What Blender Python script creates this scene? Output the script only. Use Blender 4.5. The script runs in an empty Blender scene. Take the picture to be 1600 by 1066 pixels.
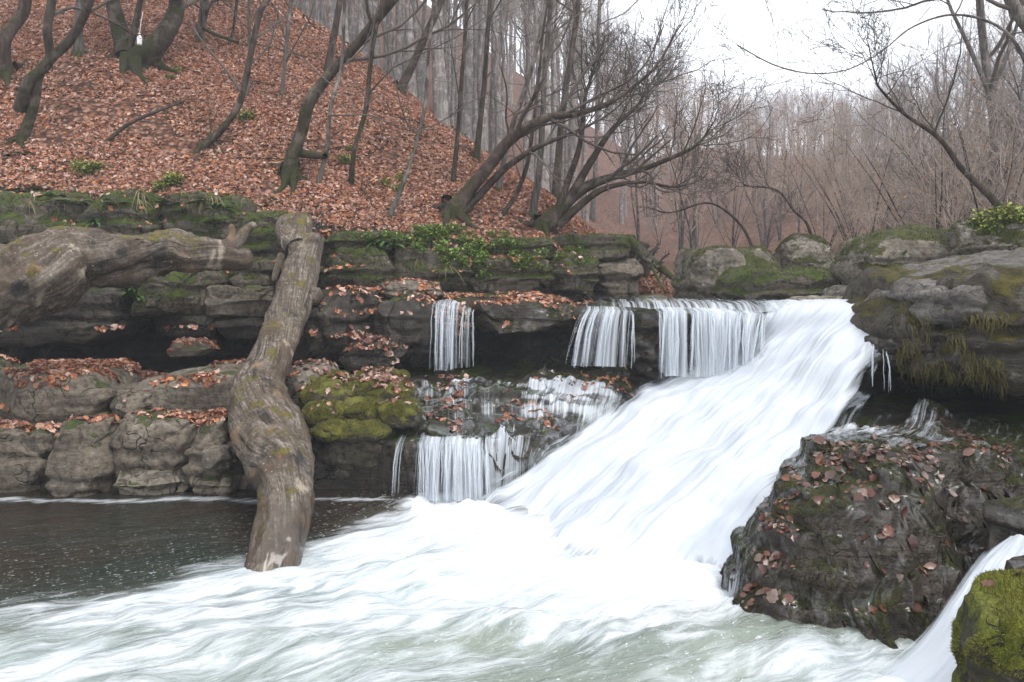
import bpy, math, random
import numpy as np
from mathutils import Vector
from mathutils.bvhtree import BVHTree

# ------------------------------------------------------------------ camera, sky, light
scene = bpy.context.scene
CAM_H = 2.4                      # lens height above the lower pool (metres)
FPX, CXP, CYP = 1244.4, 800.0, 430.0   # survey of the photograph: focal length, centre column, horizon row

cam = bpy.data.cameras.new('camera')
cam.lens = 28.0; cam.sensor_width = 36.0
cam.shift_y = -(533.0 - CYP) / 1600.0
cam.clip_start = 0.05; cam.clip_end = 2000
cam_ob = bpy.data.objects.new('camera', cam)
cam_ob.location = (0, 0, CAM_H); cam_ob.rotation_euler = (math.radians(90), 0, 0)
scene.collection.objects.link(cam_ob); scene.camera = cam_ob

SUN_EL, SUN_AZ = 64.0, 135.0     # a bright overcast: broad soft sun through the cloud
w = bpy.data.worlds.new('World'); scene.world = w; w.use_nodes = True
nt = w.node_tree; nt.nodes.clear()
o_ = nt.nodes.new('ShaderNodeOutputWorld'); bg = nt.nodes.new('ShaderNodeBackground')
sky = nt.nodes.new('ShaderNodeTexSky'); sky.sky_type = 'NISHITA'; sky.sun_disc = False
sky.sun_elevation = math.radians(SUN_EL); sky.sun_rotation = math.radians(SUN_AZ)
sky.dust_density = 6.0; sky.air_density = 1.0; sky.ozone_density = 1.0
hs = nt.nodes.new('ShaderNodeHueSaturation'); hs.inputs['Saturation'].default_value = 0.18
mx = nt.nodes.new('ShaderNodeMix'); mx.data_type = 'RGBA'; mx.inputs['Factor'].default_value = 0.72
mx.inputs['B'].default_value = (9.2, 9.6, 10.2, 1)     # the even white cloud layer
nt.links.new(sky.outputs[0], hs.inputs['Color']); nt.links.new(hs.outputs[0], mx.inputs['A'])
nt.links.new(mx.outputs['Result'], bg.inputs['Color']); bg.inputs['Strength'].default_value = 0.11
nt.links.new(bg.outputs[0], o_.inputs['Surface'])

sl = bpy.data.lights.new('sun', 'SUN'); sl.energy = 1.15; sl.angle = math.radians(25); sl.color = (1, .965, .92)
so = bpy.data.objects.new('sun', sl); scene.collection.objects.link(so)
_e, _a = math.radians(SUN_EL), math.radians(SUN_AZ)
sdir = Vector((math.sin(_a) * math.cos(_e), math.cos(_a) * math.cos(_e), math.sin(_e)))
so.rotation_euler = sdir.to_track_quat('Z', 'Y').to_euler(); so.location = sdir * 60

vs = scene.view_settings
vs.view_transform = 'Standard'; vs.look = 'None'; vs.exposure = 1.15; vs.gamma = 1.0; vs.use_curve_mapping = False
cy = scene.cycles if hasattr(scene, 'cycles') else None
scene.render.engine = 'CYCLES'
scene.cycles.use_denoising = True
scene.cycles.max_bounces = 6; scene.cycles.transparent_max_bounces = 24
scene.cycles.diffuse_bounces = 3; scene.cycles.glossy_bounces = 2; scene.cycles.transmission_bounces = 3
scene.cycles.volume_bounces = 1
scene.cycles.caustics_reflective = False; scene.cycles.caustics_refractive = False
scene.cycles.sample_clamp_indirect = 4.0

# ------------------------------------------------------------------ helpers: noise
_prm = np.random.RandomState(7).permutation(256).astype(np.int64); _prm = np.concatenate([_prm, _prm, _prm])
_grd = np.random.RandomState(8).normal(size=(256, 3)); _grd /= np.linalg.norm(_grd, axis=1)[:, None]

def noise(p):
    p = np.asarray(p, float); i = np.floor(p).astype(np.int64); f = p - i; i &= 255
    u = f * f * f * (f * (f * 6 - 15) + 10); r = 0
    for dx in (0, 1):
        for dy in (0, 1):
            for dz in (0, 1):
                h = _prm[_prm[_prm[i[..., 0] + dx] + i[..., 1] + dy] + i[..., 2] + dz]
                g = _grd[h]
                d = g[..., 0] * (f[..., 0] - dx) + g[..., 1] * (f[..., 1] - dy) + g[..., 2] * (f[..., 2] - dz)
                wx = u[..., 0] if dx else 1 - u[..., 0]
                wy = u[..., 1] if dy else 1 - u[..., 1]
                wz = u[..., 2] if dz else 1 - u[..., 2]
                r = r + d * wx * wy * wz
    return r * 1.5

def fbm(p, octv=4, lac=2.03, gain=.5):
    p = np.asarray(p, float); a = 1.0; r = 0
    for k in range(octv):
        r = r + a * noise(p + 13.7 * k); p = p * lac; a *= gain
    return r

def n2(x, y, s=1.0, z=0.0, octv=3):
    x, y = np.broadcast_arrays(np.asarray(x, float), np.asarray(y, float))
    return fbm(np.stack([x * s, y * s, np.full_like(x, z)], -1), octv)

def sst(a, b, x):
    t = np.clip((np.asarray(x, float) - a) / (b - a), 0, 1); return t * t * (3 - 2 * t)

def smin(a, b, k):
    h = np.clip(.5 + .5 * (b - a) / k, 0, 1); return b * (1 - h) + a * h - k * h * (1 - h)

def nrm(v):
    return v / np.maximum(np.linalg.norm(v, axis=-1, keepdims=True), 1e-9)

def W(px, py, d):
    """a surveyed point of the photograph, d metres down the valley"""
    return np.array([(px - CXP) / FPX * d, d, CAM_H + (CYP - py) / FPX * d])

def to_px(P):
    return CXP + P[..., 0] / P[..., 1] * FPX, CYP - (P[..., 2] - CAM_H) / P[..., 1] * FPX

# ------------------------------------------------------------------ helpers: objects
def link(o):
    scene.collection.objects.link(o); return o

def tag(o, label=None, cat=None, group=None, kind=None):
    if label: o['label'] = label
    if cat: o['category'] = cat
    if group: o['group'] = group
    if kind: o['kind'] = kind
    return o

def empty(name, loc=(0, 0, 0)):
    o = bpy.data.objects.new(name, None); o.empty_display_size = .2; o.location = [float(c) for c in loc]
    return link(o)

def make_data(name, V, Fs, mat, smooth=True, attrs=None, uv=None):
    V = np.asarray(V, np.float32)
    if isinstance(Fs, np.ndarray): Fs = [Fs]
    Fs = [np.asarray(f, np.int32) for f in Fs if len(f)]
    me = bpy.data.meshes.new(name)
    me.vertices.add(len(V)); me.vertices.foreach_set('co', V.ravel())
    lv = np.concatenate([f.ravel() for f in Fs])
    tot = np.concatenate([np.full(len(f), f.shape[1], np.int32) for f in Fs])
    st = np.concatenate([[0], np.cumsum(tot)[:-1]]).astype(np.int32)
    me.loops.add(len(lv)); me.loops.foreach_set('vertex_index', lv)
    me.polygons.add(len(tot)); me.polygons.foreach_set('loop_start', st); me.polygons.foreach_set('loop_total', tot)
    me.polygons.foreach_set('use_smooth', np.full(len(tot), smooth, bool))
    if attrs:
        for k, a in attrs.items():
            a = np.asarray(a, np.float32)
            if a.ndim == 2:
                if a.shape[1] == 3: a = np.concatenate([a, np.ones((len(a), 1), np.float32)], 1)
                at = me.attributes.new(k, 'FLOAT_COLOR', 'POINT'); at.data.foreach_set('color', a.ravel())
            else:
                at = me.attributes.new(k, 'FLOAT', 'POINT'); at.data.foreach_set('value', a)
    if uv is not None:
        u = me.uv_layers.new(name='flow'); u.data.foreach_set('uv', np.asarray(uv, np.float32)[lv].ravel())
    me.update(calc_edges=True); me.materials.append(mat)
    return me

def mesh(name, V, Fs, mat, parent=None, loc=None, **kw):
    V = np.asarray(V, float)
    if parent is not None:
        off = np.zeros(3); p = parent
        while p is not None: off = off + np.array(p.location); p = p.parent
        V = V - off
    if loc is not None: V = V - np.asarray(loc)
    o = bpy.data.objects.new(name, make_data(name, V, Fs, mat, **kw))
    if loc is not None: o.location = [float(c) for c in loc]
    if parent is not None: o.parent = parent
    return link(o)

def grid_faces(nu, nv):
    i = np.arange(nu - 1)[:, None] * nv + np.arange(nv - 1)[None, :]
    return np.stack([i, i + nv, i + nv + 1, i + 1], -1).reshape(-1, 4)

# ------------------------------------------------------------------ helpers: materials
class NT:
    def __init__(s, name):
        s.m = bpy.data.materials.new(name); s.m.use_nodes = True; s.t = s.m.node_tree
        s.b = s.t.nodes['Principled BSDF']; s.out = s.t.nodes['Material Output']
    def n(s, typ, props=None, **inp):
        x = s.t.nodes.new('ShaderNode' + typ)
        for k, v in (props or {}).items(): setattr(x, k, v)
        for k, v in inp.items():
            k = k.replace('_', ' ')
            s.set(x.inputs[int(k)] if k.isdigit() else x.inputs[k], v)
        return x
    def set(s, sock, v):
        if isinstance(v, bpy.types.NodeSocket): s.t.links.new(v, sock)
        elif isinstance(v, bpy.types.Node): s.t.links.new(v.outputs[0], sock)
        else: sock.default_value = v
    def pos(s): return s.n('NewGeometry').outputs['Position']
    def obj(s): return s.n('TexCoord').outputs['Object']
    def map(s, v, sc): return s.n('Mapping', Vector=v, Scale=sc).outputs[0]
    def noise(s, v, sc, det=4.0, rough=.55, dist=0.0):
        return s.n('TexNoise', Vector=v, Scale=sc, Detail=det, Roughness=rough, Distortion=dist).outputs[0]
    def ramp(s, f, *stops):
        r = s.n('ValToRGB', Fac=f); e = r.color_ramp.elements
        while len(e) < len(stops): e.new(.5)
        for x, (p, c) in zip(e, stops):
            x.position = p; x.color = (*c, 1) if isinstance(c, tuple) else (c, c, c, 1)
        return r.outputs[0]
    def mix(s, f, a, b):
        x = s.n('Mix', {'data_type': 'RGBA'})
        for k, v in (('Factor', f), ('A', a), ('B', b)):
            sock = [q for q in x.inputs if q.name == k and (k == 'Factor' and q.type == 'VALUE' or k != 'Factor' and q.type == 'RGBA')][0]
            if isinstance(v, tuple): v = (*v, 1) if len(v) == 3 else v
            s.set(sock, v)
        return [q for q in x.outputs if q.type == 'RGBA'][0]
    def math(s, op, a, b=None, clamp=False):
        x = s.n('Math', {'operation': op, 'use_clamp': clamp}); s.set(x.inputs[0], a)
        if b is not None: s.set(x.inputs[1], b)
        return x.outputs[0]
    def attr(s, name): return s.n('Attribute', {'attribute_name': name})
    def bump(s, h, st, dist=.02):
        return s.n('Bump', Height=h, Strength=st, Distance=dist).outputs[0]
    def fin(s, **kw):
        for k, v in kw.items():
            if isinstance(v, tuple) and len(v) == 3: v = (*v, 1)
            s.set(s.b.inputs[k.replace('_', ' ')], v)
        return s.m

def rock_mat(name, c1, c2, c3, moss=0.0, mossc=((.035, .055, .012), (.10, .12, .022)), rough=.85, strata=1.0, spec=.3, wet=0.0, pale=0.25, cracks=1.0):
    k = NT(name); p = k.pos()
    big = k.noise(p, 1.3, 5, .6); fine = k.noise(p, 14, 6, .65); lay = k.noise(k.map(p, (1.2, 1.2, 11)), 1.0, 4, .6, .6)
    grain = k.noise(p, 70, 3, .6)
    col = k.ramp(k.math('ADD', k.math('MULTIPLY', big, .6), k.math('MULTIPLY', lay, .4)), (.36, c1), (.52, c2), (.66, c3))
    col = k.mix(k.ramp(fine, (.36, .75), (.56, 0.0)), col, tuple(c * .35 for c in c1))
    col = k.mix(k.math('MULTIPLY', k.ramp(k.noise(p, 5.5, 6, .7), (.58, 0.0), (.66, 1.0)), pale), col, (.42, .39, .34))
    col = k.mix(k.math('MULTIPLY', k.ramp(grain, (.35, 1.0), (.6, 0.0)), .35), col, (.03, .026, .022))
    wp = k.n('VectorMath', {'operation': 'ADD'}); k.set(wp.inputs[0], p); k.set(wp.inputs[1], k.n('TexNoise', Vector=p, Scale=2.0, Detail=3.0).outputs['Color'])
    vc = k.n('TexVoronoi', {'feature': 'DISTANCE_TO_EDGE'}, Vector=k.map(wp.outputs[0], (1, 1, 1.8)), Scale=2.3).outputs['Distance']
    crk = k.math('MULTIPLY', k.ramp(vc, (.0, cracks), (.030, 0.0)), k.ramp(big, (.46, 0.0), (.58, 1.0)))
    col = k.mix(k.math('MULTIPLY', crk, .8), col, (.012, .010, .008))
    fine = k.math('SUBTRACT', fine, k.math('MULTIPLY', crk, 1.2))
    h = k.math('ADD', k.math('MULTIPLY', fine, .8), k.math('ADD', k.math('MULTIPLY', lay, .9 * strata), k.math('MULTIPLY', grain, .18)))
    rg = rough
    if moss > 0:
        nz = k.n('SeparateXYZ', Vector=k.n('NewGeometry').outputs['Normal']).outputs['Z']
        mn = k.math('ADD', k.noise(p, 2.6, 5, .6), k.math('MULTIPLY', nz, .22))
        t = .80 - .42 * moss
        mf = k.ramp(k.math('ADD', mn, k.math('MULTIPLY', k.math('SUBTRACT', fine, .5), .35)), (t, 0.0), (min(t + .06, .99), 1.0))
        mcol = k.mix(k.ramp(k.noise(p, 9, 5, .7), (.36, 0.0), (.64, 1.0)), mossc[0], mossc[1])
        mcol = k.mix(k.math('MULTIPLY', k.ramp(k.noise(p, 120, 2), (.35, 1.0), (.6, 0.0)), .6), mcol, tuple(c * .35 for c in mossc[0]))
        col = k.mix(mf, col, mcol)
        h = k.math('ADD', h, k.math('MULTIPLY', mf, k.math('ADD', .35, k.math('MULTIPLY', k.noise(p, 90, 3, .7), .9))))
        rg = k.math('ADD', rough, k.math('MULTIPLY', mf, max(.0, .95 - rough)))
    kw = dict(Base_Color=col, Roughness=rg, Normal=k.bump(h, .9, .035), Specular_IOR_Level=spec)
    if wet: kw.update(Coat_Weight=k.math('MULTIPLY', k.ramp(k.noise(p, 6, 5, .7), (.50, 0.0), (.60, 1.0)), wet), Coat_Roughness=.14)
    return k.fin(**kw)

M = {}
M['rock_dry'] = rock_mat('rock_dry', (.085, .068, .050), (.16, .13, .098), (.26, .22, .17), moss=.18)
M['rock_pale'] = rock_mat('rock_pale', (.12, .098, .075), (.21, .18, .14), (.30, .265, .21), moss=.10)
M['rock_grey'] = rock_mat('rock_grey', (.13, .115, .105), (.22, .20, .185), (.33, .30, .28), moss=.12)
M['rock_mossy'] = rock_mat('rock_mossy', (.07, .058, .042), (.13, .108, .08), (.20, .17, .13), moss=.62)
M['rock_dark'] = rock_mat('rock_dark', (.014, .011, .008), (.036, .029, .022), (.10, .083, .066), moss=.16, rough=.62, spec=.2, wet=.12, pale=.10)  # damp rock, coloured darker still so shallow undercuts look deeply shaded
M['rock_wet'] = rock_mat('rock_wet', (.013, .009, .006), (.034, .024, .015), (.085, .066, .044), moss=.44, mossc=((.014, .016, .004), (.06, .058, .012)), rough=.48, wet=.9, spec=.3, pale=.10, cracks=.25)
M['boulder_mossy'] = rock_mat('boulder_mossy', (.10, .082, .062), (.22, .19, .15), (.40, .36, .30), moss=.50, mossc=((.024, .03, .007), (.10, .105, .016)), strata=.5, pale=.6)
M['boulder_grey'] = rock_mat('boulder_grey', (.07, .061, .054), (.13, .115, .103), (.24, .218, .20), moss=.15, mossc=((.05, .05, .01), (.16, .13, .02)), strata=.6)
M['boulder_fringe'] = rock_mat('boulder_fringe', (.030, .024, .017), (.07, .058, .041), (.13, .113, .086), moss=.50, mossc=((.030, .028, .006), (.11, .088, .015)), rough=.7)
M['moss'] = rock_mat('moss', (.05, .042, .028), (.09, .075, .05), (.14, .12, .085), moss=.82, mossc=((.06, .066, .013), (.19, .175, .03)))
M['moss_bright'] = rock_mat('moss_bright', (.03, .024, .014), (.06, .05, .03), (.10, .085, .06), moss=.85, mossc=((.06, .075, .010), (.20, .21, .025)))

def soil_mat():
    k = NT('leafy_soil'); p = k.pos()
    v = k.n('TexVoronoi', Vector=p, Scale=11.0, Randomness=1.0)
    hue = k.n('SeparateColor', Color=v.outputs['Color'])
    col = k.ramp(hue.outputs[0], (.0, (.045, .022, .015)), (.35, (.12, .05, .028)), (.6, (.20, .085, .05)), (.85, (.27, .15, .11)))
    col = k.mix(k.ramp(v.outputs['Distance'], (.35, 0.0), (.75, .8)), col, (.02, .012, .009))
    col = k.mix(k.math('MULTIPLY', k.ramp(k.noise(p, .35, 4), (.45, 0.0), (.7, 1.0)), .5), col, (.055, .035, .025))
    return k.fin(Base_Color=col, Roughness=.9, Normal=k.bump(k.math('ADD', v.outputs['Distance'], k.noise(p, 8)), .8, .05), Specular_IOR_Level=.15)
M['soil'] = soil_mat()

def leaf_mat(name, rough, coat=0.0):
    k = NT(name); c = k.attr('col').outputs['Color']
    f = k.noise(k.pos(), 60, 3, .6)
    col = k.mix(k.math('MULTIPLY', k.ramp(f, (.35, 1.0), (.6, 0.0)), .45), c, (.03, .014, .008))
    return k.fin(Base_Color=col, Roughness=rough, Specular_IOR_Level=.35, Coat_Weight=coat, Coat_Roughness=.1)
M['leaf'] = leaf_mat('dry_leaf', .62)
M['leaf_wet'] = leaf_mat('wet_leaf', .38, .25)
M['foliage'] = leaf_mat('green_leaf', .5)

def bark_mat(name, c1, c2, moss, mossc=(.05, .06, .012), zs=3.0):
    k = NT(name); p = k.obj()
    st = k.noise(k.map(p, (14, 14, 2.2)), 1.0, 5, .62, .4); bl = k.noise(p, 3.5, 4, .6)
    col = k.mix(k.ramp(st, (.36, 0.0), (.62, 1.0)), c1, c2)
    col = k.mix(k.ramp(bl, (.52, 0.0), (.62, .55)), col, tuple(min(1, c * 1.7 + .03) for c in c2))
    z = k.n('SeparateXYZ', Vector=p).outputs['Z']
    low = k.math('MULTIPLY', k.math('SUBTRACT', 1.0, k.math('DIVIDE', z, zs)), .22, clamp=False)
    nz = k.n('SeparateXYZ', Vector=k.n('NewGeometry').outputs['Normal']).outputs['Z']
    mf = k.ramp(k.math('ADD', k.math('ADD', k.noise(p, 2.2, 5, .65), k.math('MAXIMUM', low, -.12)), k.math('MULTIPLY', nz, .16)), (.78 - moss * .4, 0.0), (.86 - moss * .4, 1.0))
    mc = k.mix(k.noise(p, 25, 3), tuple(c * .4 for c in mossc), tuple(c * 1.5 for c in mossc))
    col = k.mix(mf, col, mc)
    h = k.math('ADD', st, k.math('MULTIPLY', mf, k.noise(p, 60, 2)))
    return k.fin(Base_Color=col, Roughness=.85, Normal=k.bump(h, .8, .03), Specular_IOR_Level=.2)
M['bark_brown'] = bark_mat('bark_brown', (.020, .014, .011), (.068, .048, .037), .14, mossc=(.036, .037, .012))
M['bark_grey'] = bark_mat('bark_grey', (.036, .030, .026), (.125, .107, .094), .16)
M['bark_mossy'] = bark_mat('bark_mossy', (.020, .015, .011), (.062, .047, .034), .30, mossc=(.030, .031, .009))
M['bark_far'] = bark_mat('bark_far', (.12, .105, .096), (.27, .245, .23), .06)  # pale beech grey, also standing in for distance haze on far trees
def twig_mat(name, c1, c2):
    k = NT(name); return k.fin(Base_Color=k.mix(k.noise(k.obj(), 2.5, 3), c1, c2), Roughness=.8, Specular_IOR_Level=.2)
M['twig'] = twig_mat('twig', (.05, .04, .034), (.13, .105, .09))
M['twig_red'] = twig_mat('twig_red', (.20, .155, .125), (.38, .30, .245))
M['twig_far'] = twig_mat('twig_far', (.20, .17, .155), (.34, .295, .27))  # pale twig colour carries part of the distance haze

def log_mat(name, moss, wet_z=None):
    k = NT(name); uv = k.n('UVMap', {'uv_map': 'flow'}).outputs[0]; p = k.pos()
    gr = k.noise(k.map(uv, (46, 2.2, 1)), 1.0, 6, .62, .5); bl = k.noise(p, 2.3, 5, .6); fi = k.noise(k.map(p, (1, 1, .6)), 24, 7, .72)
    col = k.ramp(k.math('ADD', k.math('MULTIPLY', gr, .55), k.math('MULTIPLY', fi, .45)), (.33, (.016, .012, .009)), (.44, (.07, .054, .041)), (.54, (.145, .118, .095)), (.66, (.32, .28, .235)))
    col = k.mix(k.ramp(bl, (.40, .75), (.56, 0.0)), col, (.065, .042, .026))
    col = k.mix(k.ramp(k.noise(p, 3.1, 4), (.60, 0.0), (.68, .7)), col, (.24, .15, .085))
    col = k.mix(k.ramp(k.noise(p, 1.9, 5, .6), (.58, 0.0), (.66, .85)), col, (.018, .016, .016))
    col = k.mix(k.ramp(k.noise(k.map(p, (1, 1, .5)), 2.7, 5, .6), (.60, 0.0), (.66, .7)), col, (.40, .34, .26))
    nz = k.n('SeparateXYZ', Vector=k.n('NewGeometry').outputs['Normal']).outputs['Z']
    mf = k.ramp(k.math('ADD', k.noise(p, 3.4, 6, .7), k.math('MULTIPLY', nz, .12)), (.76 - moss * .3, 0.0), (.82 - moss * .3, .85))
    col = k.mix(mf, col, k.mix(fi, (.045, .04, .008), (.17, .135, .025)))
    col = k.mix(k.math('MULTIPLY', k.ramp(k.noise(p, 22, 4, .7), (.63, 0.0), (.68, 1.0)), k.ramp(k.noise(p, 1.3, 2), (.48, 0.0), (.58, .9))), col, (.42, .38, .27))
    crk = k.ramp(k.noise(k.map(uv, (7, .9, 1)), 1.0, 4, .5, .8), (.33, 1.0), (.37, 0.0))
    col = k.mix(k.math('MULTIPLY', crk, .75), col, (.018, .013, .01))
    h = k.math('ADD', k.math('MULTIPLY', gr, .8), k.math('ADD', k.math('MULTIPLY', k.math('SUBTRACT', fi, crk), .9), k.math('MULTIPLY', mf, .5)))
    rg = .78; kw = {}
    if wet_z is not None:
        z = k.n('SeparateXYZ', Vector=p).outputs['Z']
        wf = k.ramp(k.math('ADD', z, k.math('MULTIPLY', bl, .5)), (wet_z, 1.0), (min(.99, wet_z + .12), 0.0))
        col = k.mix(k.math('MULTIPLY', wf, .55), col, (.055, .032, .014))
        rg = k.math('SUBTRACT', .78, k.math('MULTIPLY', wf, .5)); kw['Coat_Weight'] = k.math('MULTIPLY', wf, .6); kw['Coat_Roughness'] = .15
    return k.fin(Base_Color=col, Roughness=rg, Normal=k.bump(h, 1.0, .03), Specular_IOR_Level=.25, **kw)
M['log'] = log_mat('weathered_log', .50)
M['log_wet'] = log_mat('weathered_log_wet', .42, .62)
k = NT('sapwood'); M['sapwood'] = k.fin(Base_Color=k.mix(k.noise(k.map(k.pos(), (8, 8, 8)), 1.0, 5), (.12, .08, .05), (.45, .36, .26)), Roughness=.8)
k = NT('white_plastic'); M['plastic'] = k.fin(Base_Color=(.82, .83, .85), Roughness=.35)

def water_white(name, sx, sy, lo, hi, cov=None, shade=(.50, .55, .63), gap=.0):
    """aerated water: white, streaked along its flow; clear between the streaks where it runs thin"""
    k = NT(name); uv = k.n('UVMap', {'uv_map': 'flow'}).outputs[0]
    s1 = k.noise(k.map(uv, (sx, sy, 1)), 1.0, 4, .6, .25); s2 = k.noise(k.map(uv, (sx * 3.1, sy * 2.0, 1)), 1.0, 3, .6, .2)
    s = k.math('ADD', k.math('MULTIPLY', s1, .62), k.math('MULTIPLY', s2, .38))
    col = k.mix(k.ramp(k.math('ADD', k.math('MULTIPLY', s, .6), k.math('MULTIPLY', k.noise(k.map(uv, (2.2, .7, 1)), 1.0, 3), .4)), (.37, 0.0), (.53, 1.0)), shade, (.56, .59, .63))
    k.fin(Base_Color=col, Roughness=.45, Specular_IOR_Level=.3, Normal=k.bump(s, .35, .03))
    tl = k.n('BsdfTranslucent', Color=(.86, .9, .95, 1)); mxs = k.n('MixShader', Fac=.22)
    k.t.links.new(k.b.outputs[0], mxs.inputs[1]); k.t.links.new(tl.outputs[0], mxs.inputs[2])
    a = k.attr('cover').outputs['Fac']
    al = k.math('ADD', k.math('MULTIPLY', k.math('SUBTRACT', a, .5), 2.0), k.math('MULTIPLY', k.math('SUBTRACT', s, .5), 3.6))
    al = k.ramp(k.math('ADD', k.math('MULTIPLY', al, .5), .5), (lo, 0.0), (hi, 1.0))
    gl = k.n('BsdfGlossy', Color=(.9, .93, 1, 1), Roughness=.12); tr = k.n('BsdfTransparent', Color=(.90, .92, .90, 1))
    fr = k.n('Fresnel', IOR=1.33, Normal=k.bump(s2, .25, .01)); thin = k.n('MixShader', Fac=k.math('MULTIPLY', fr.outputs[0], .12))
    k.t.links.new(tr.outputs[0], thin.inputs[1]); k.t.links.new(gl.outputs[0], thin.inputs[2])
    fin = k.n('MixShader', Fac=al); k.t.links.new(thin.outputs[0], fin.inputs[1]); k.t.links.new(mxs.outputs[0], fin.inputs[2])
    k.t.links.new(fin.outputs[0], k.out.inputs['Surface'])
    return k.m
M['fall'] = water_white('fall_water', 6.5, .55, .20, .56, shade=(.44, .475, .53))
M['veil'] = water_white('veil_water', 16, .30, .24, .80, shade=(.36, .40, .46))
M['film'] = water_white('film_water', 26, .9, .46, .98, shade=(.30, .31, .33))
k = NT('strand_water'); k.fin(Base_Color=(.56, .60, .65), Roughness=.35, Specular_IOR_Level=.3, Alpha=.30)
M['strand'] = k.m

def pool_mat():
    k = NT('pool_water'); uv = k.n('UVMap', {'uv_map': 'flow'}).outputs[0]; p = k.pos()
    s1 = k.noise(k.map(uv, (3.2, .8, 1)), 1.0, 5, .62, .5); s2 = k.noise(k.map(uv, (13, 2.6, 1)), 1.0, 4, .65, .6)
    s = k.math('ADD', k.math('MULTIPLY', s1, .6), k.math('MULTIPLY', s2, .4))
    a = k.attr('foam').outputs['Fac']; g = k.attr('green').outputs['Fac']
    f = k.math('ADD', k.math('MULTIPLY', k.math('SUBTRACT', a, .5), 1.6), k.math('MULTIPLY', k.math('SUBTRACT', s, .5), 2.4))
    f = k.ramp(k.math('ADD', k.math('MULTIPLY', f, .5), .5), (.36, 0.0), (.50, .45), (.70, 1.0))
    sp = k.math('MULTIPLY', k.ramp(k.noise(k.map(uv, (38, 16, 1)), 1.0, 3, .7), (.61, 0.0), (.67, 1.0)), k.attr('fleck').outputs['Fac'])
    f = k.math('MAXIMUM', f, k.math('MULTIPLY', sp, .85))
    deep = k.mix(g, (.020, .014, .009), (.17, .195, .165))
    deep = k.mix(k.ramp(k.noise(p, .55, 3), (.42, 0.0), (.62, .8)), deep, k.mix(g, (.010, .017, .013), (.125, .15, .135)))
    white = k.mix(k.ramp(k.math('ADD', k.math('MULTIPLY', s2, .5), k.math('MULTIPLY', s1, .5)), (.38, 0.0), (.58, 1.0)), (.23, .27, .275), (.52, .545, .57))
    white = k.mix(k.attr('pure').outputs['Fac'], white, (.54, .56, .59))
    rip = k.math('ADD', k.noise(k.map(uv, (6, 3, 1)), 1.0, 4, .6, .4), k.math('MULTIPLY', s2, .6))
    return k.fin(Base_Color=k.mix(f, deep, white), Roughness=k.math('ADD', .07, k.math('MULTIPLY', f, .45)), Specular_IOR_Level=.5,
                 IOR=1.33, Normal=k.bump(rip, .8, .06))
M['pool'] = pool_mat()

# ------------------------------------------------------------------ terrain
def pw(x, xs, ys): return np.interp(x, xs, ys)

def frontA(x): return 8.92 + .10 * n2(x, 0, 1.3, 3.1) - .12 * sst(-2.2, -.8, x)
def frontB(x): return pw(x, [-14, -6, -2.9, -2.2, -1.2, -.5, .9, 1.5, 2.6, 3.9, 6], [12.3, 12.15, 12.1, 11.6, 11.6, 11.9, 11.5, 10.6, 9.9, 9.0, 8.9]) + .12 * n2(x, 5, 1.1, 4.2)
def frontC(x): return pw(x, [-14, -8, -4, -1, 1, 2.2, 4], [12.5, 12.6, 12.9, 13.2, 13.8, 14.6, 16]) + .15 * n2(x, 9, .9, 5.3)

def hill(x, y):
    toe = pw(x, [-14, -8, -4, -1, 2, 4], [4.4, 3.75, 3.3, 2.95, 2.72, 2.5])
    fr = toe + .74 * (y - frontC(x) - .1)
    pl = 2.45 - .737 * x + .127 * y + .30 * np.clip(y - 52, 0, 42)
    z = smin(fr, pl, 1.6)
    z = z + .30 * n2(x, y, .28, 1.0) * sst(0, 5, y - frontC(x)) + .05 * n2(x, y, 1.3, 2.0)
    far = .15 * np.maximum(0, np.minimum(y, 300) - 46) + sst(60, 150, y) * (9 * n2(x, y, .022, 15.0) + .16 * np.clip(np.abs(x - 60) - 8, 0, 60) - 3)
    floor_ = 1.80 + .05 * np.maximum(0, np.minimum(y, 60) - 14) + .06 * n2(x, y, .8, 6.0) + far
    xr = np.minimum(x, 38) - (5.6 + .10 * y)
    rt = floor_ + .20 * np.maximum(0, xr) + .25 * n2(x, y, .3, 9.0) * sst(0, 4, xr)
    return np.maximum(np.maximum(np.minimum(z, 40 + .02 * z), floor_), rt)

def ramp_z(x, y):
    r = .257 + .321 * x + .221 * (y - 8.6) - .16 - .18 * sst(3.2, 2.2, x) - .75 * sst(7.0, 5.9, y) * sst(4.6, 3.6, x)
    return np.maximum(smin(r, np.full_like(r, 1.06), .3), -.8)

def ground(x, y):
    x, y = np.broadcast_arrays(np.asarray(x, float), np.asarray(y, float))
    fa, fb, fc = frontA(x), frontB(x), frontC(x)
    t = np.clip((y - fa) / (fb - fa), 0, 1)
    zA = .56 + .50 * t + .05 * n2(x, y, 1.2, 11.0) + .09 * (sst(.30, .36, t + .06 * n2(x, y, 1.1, 12.0)) - .3)
    xl = pw(y, [8.0, 8.29, 8.6, 9, 9.8, 10.6], [-1.2, -.73, 0, .72, 1.5, 2.0])
    bl = sst(-.45, .10, x - xl + .12 * n2(x, y, 1.7, 13.0))
    low = -.8 + sst(-.05, .05, y - fa) * (zA + .8)
    low = low * (1 - bl) + ramp_z(x, y) * bl
    top = np.where(True, 2.03 + .07 * (y - fb), 0) * (1 - sst(.3, 1.4, x)) + 1.86 * sst(.3, 1.4, x) + .03 * n2(x, y, 2.0, 14.0)
    sB = sst(-.04, .06, y - fb); sC = sst(-.05, .25, y - fc)
    z = low * (1 - sB) + top * sB
    return z * (1 - sC) + np.maximum(hill(x, y), np.where(x > 1.5, -9, top)) * sC

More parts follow.
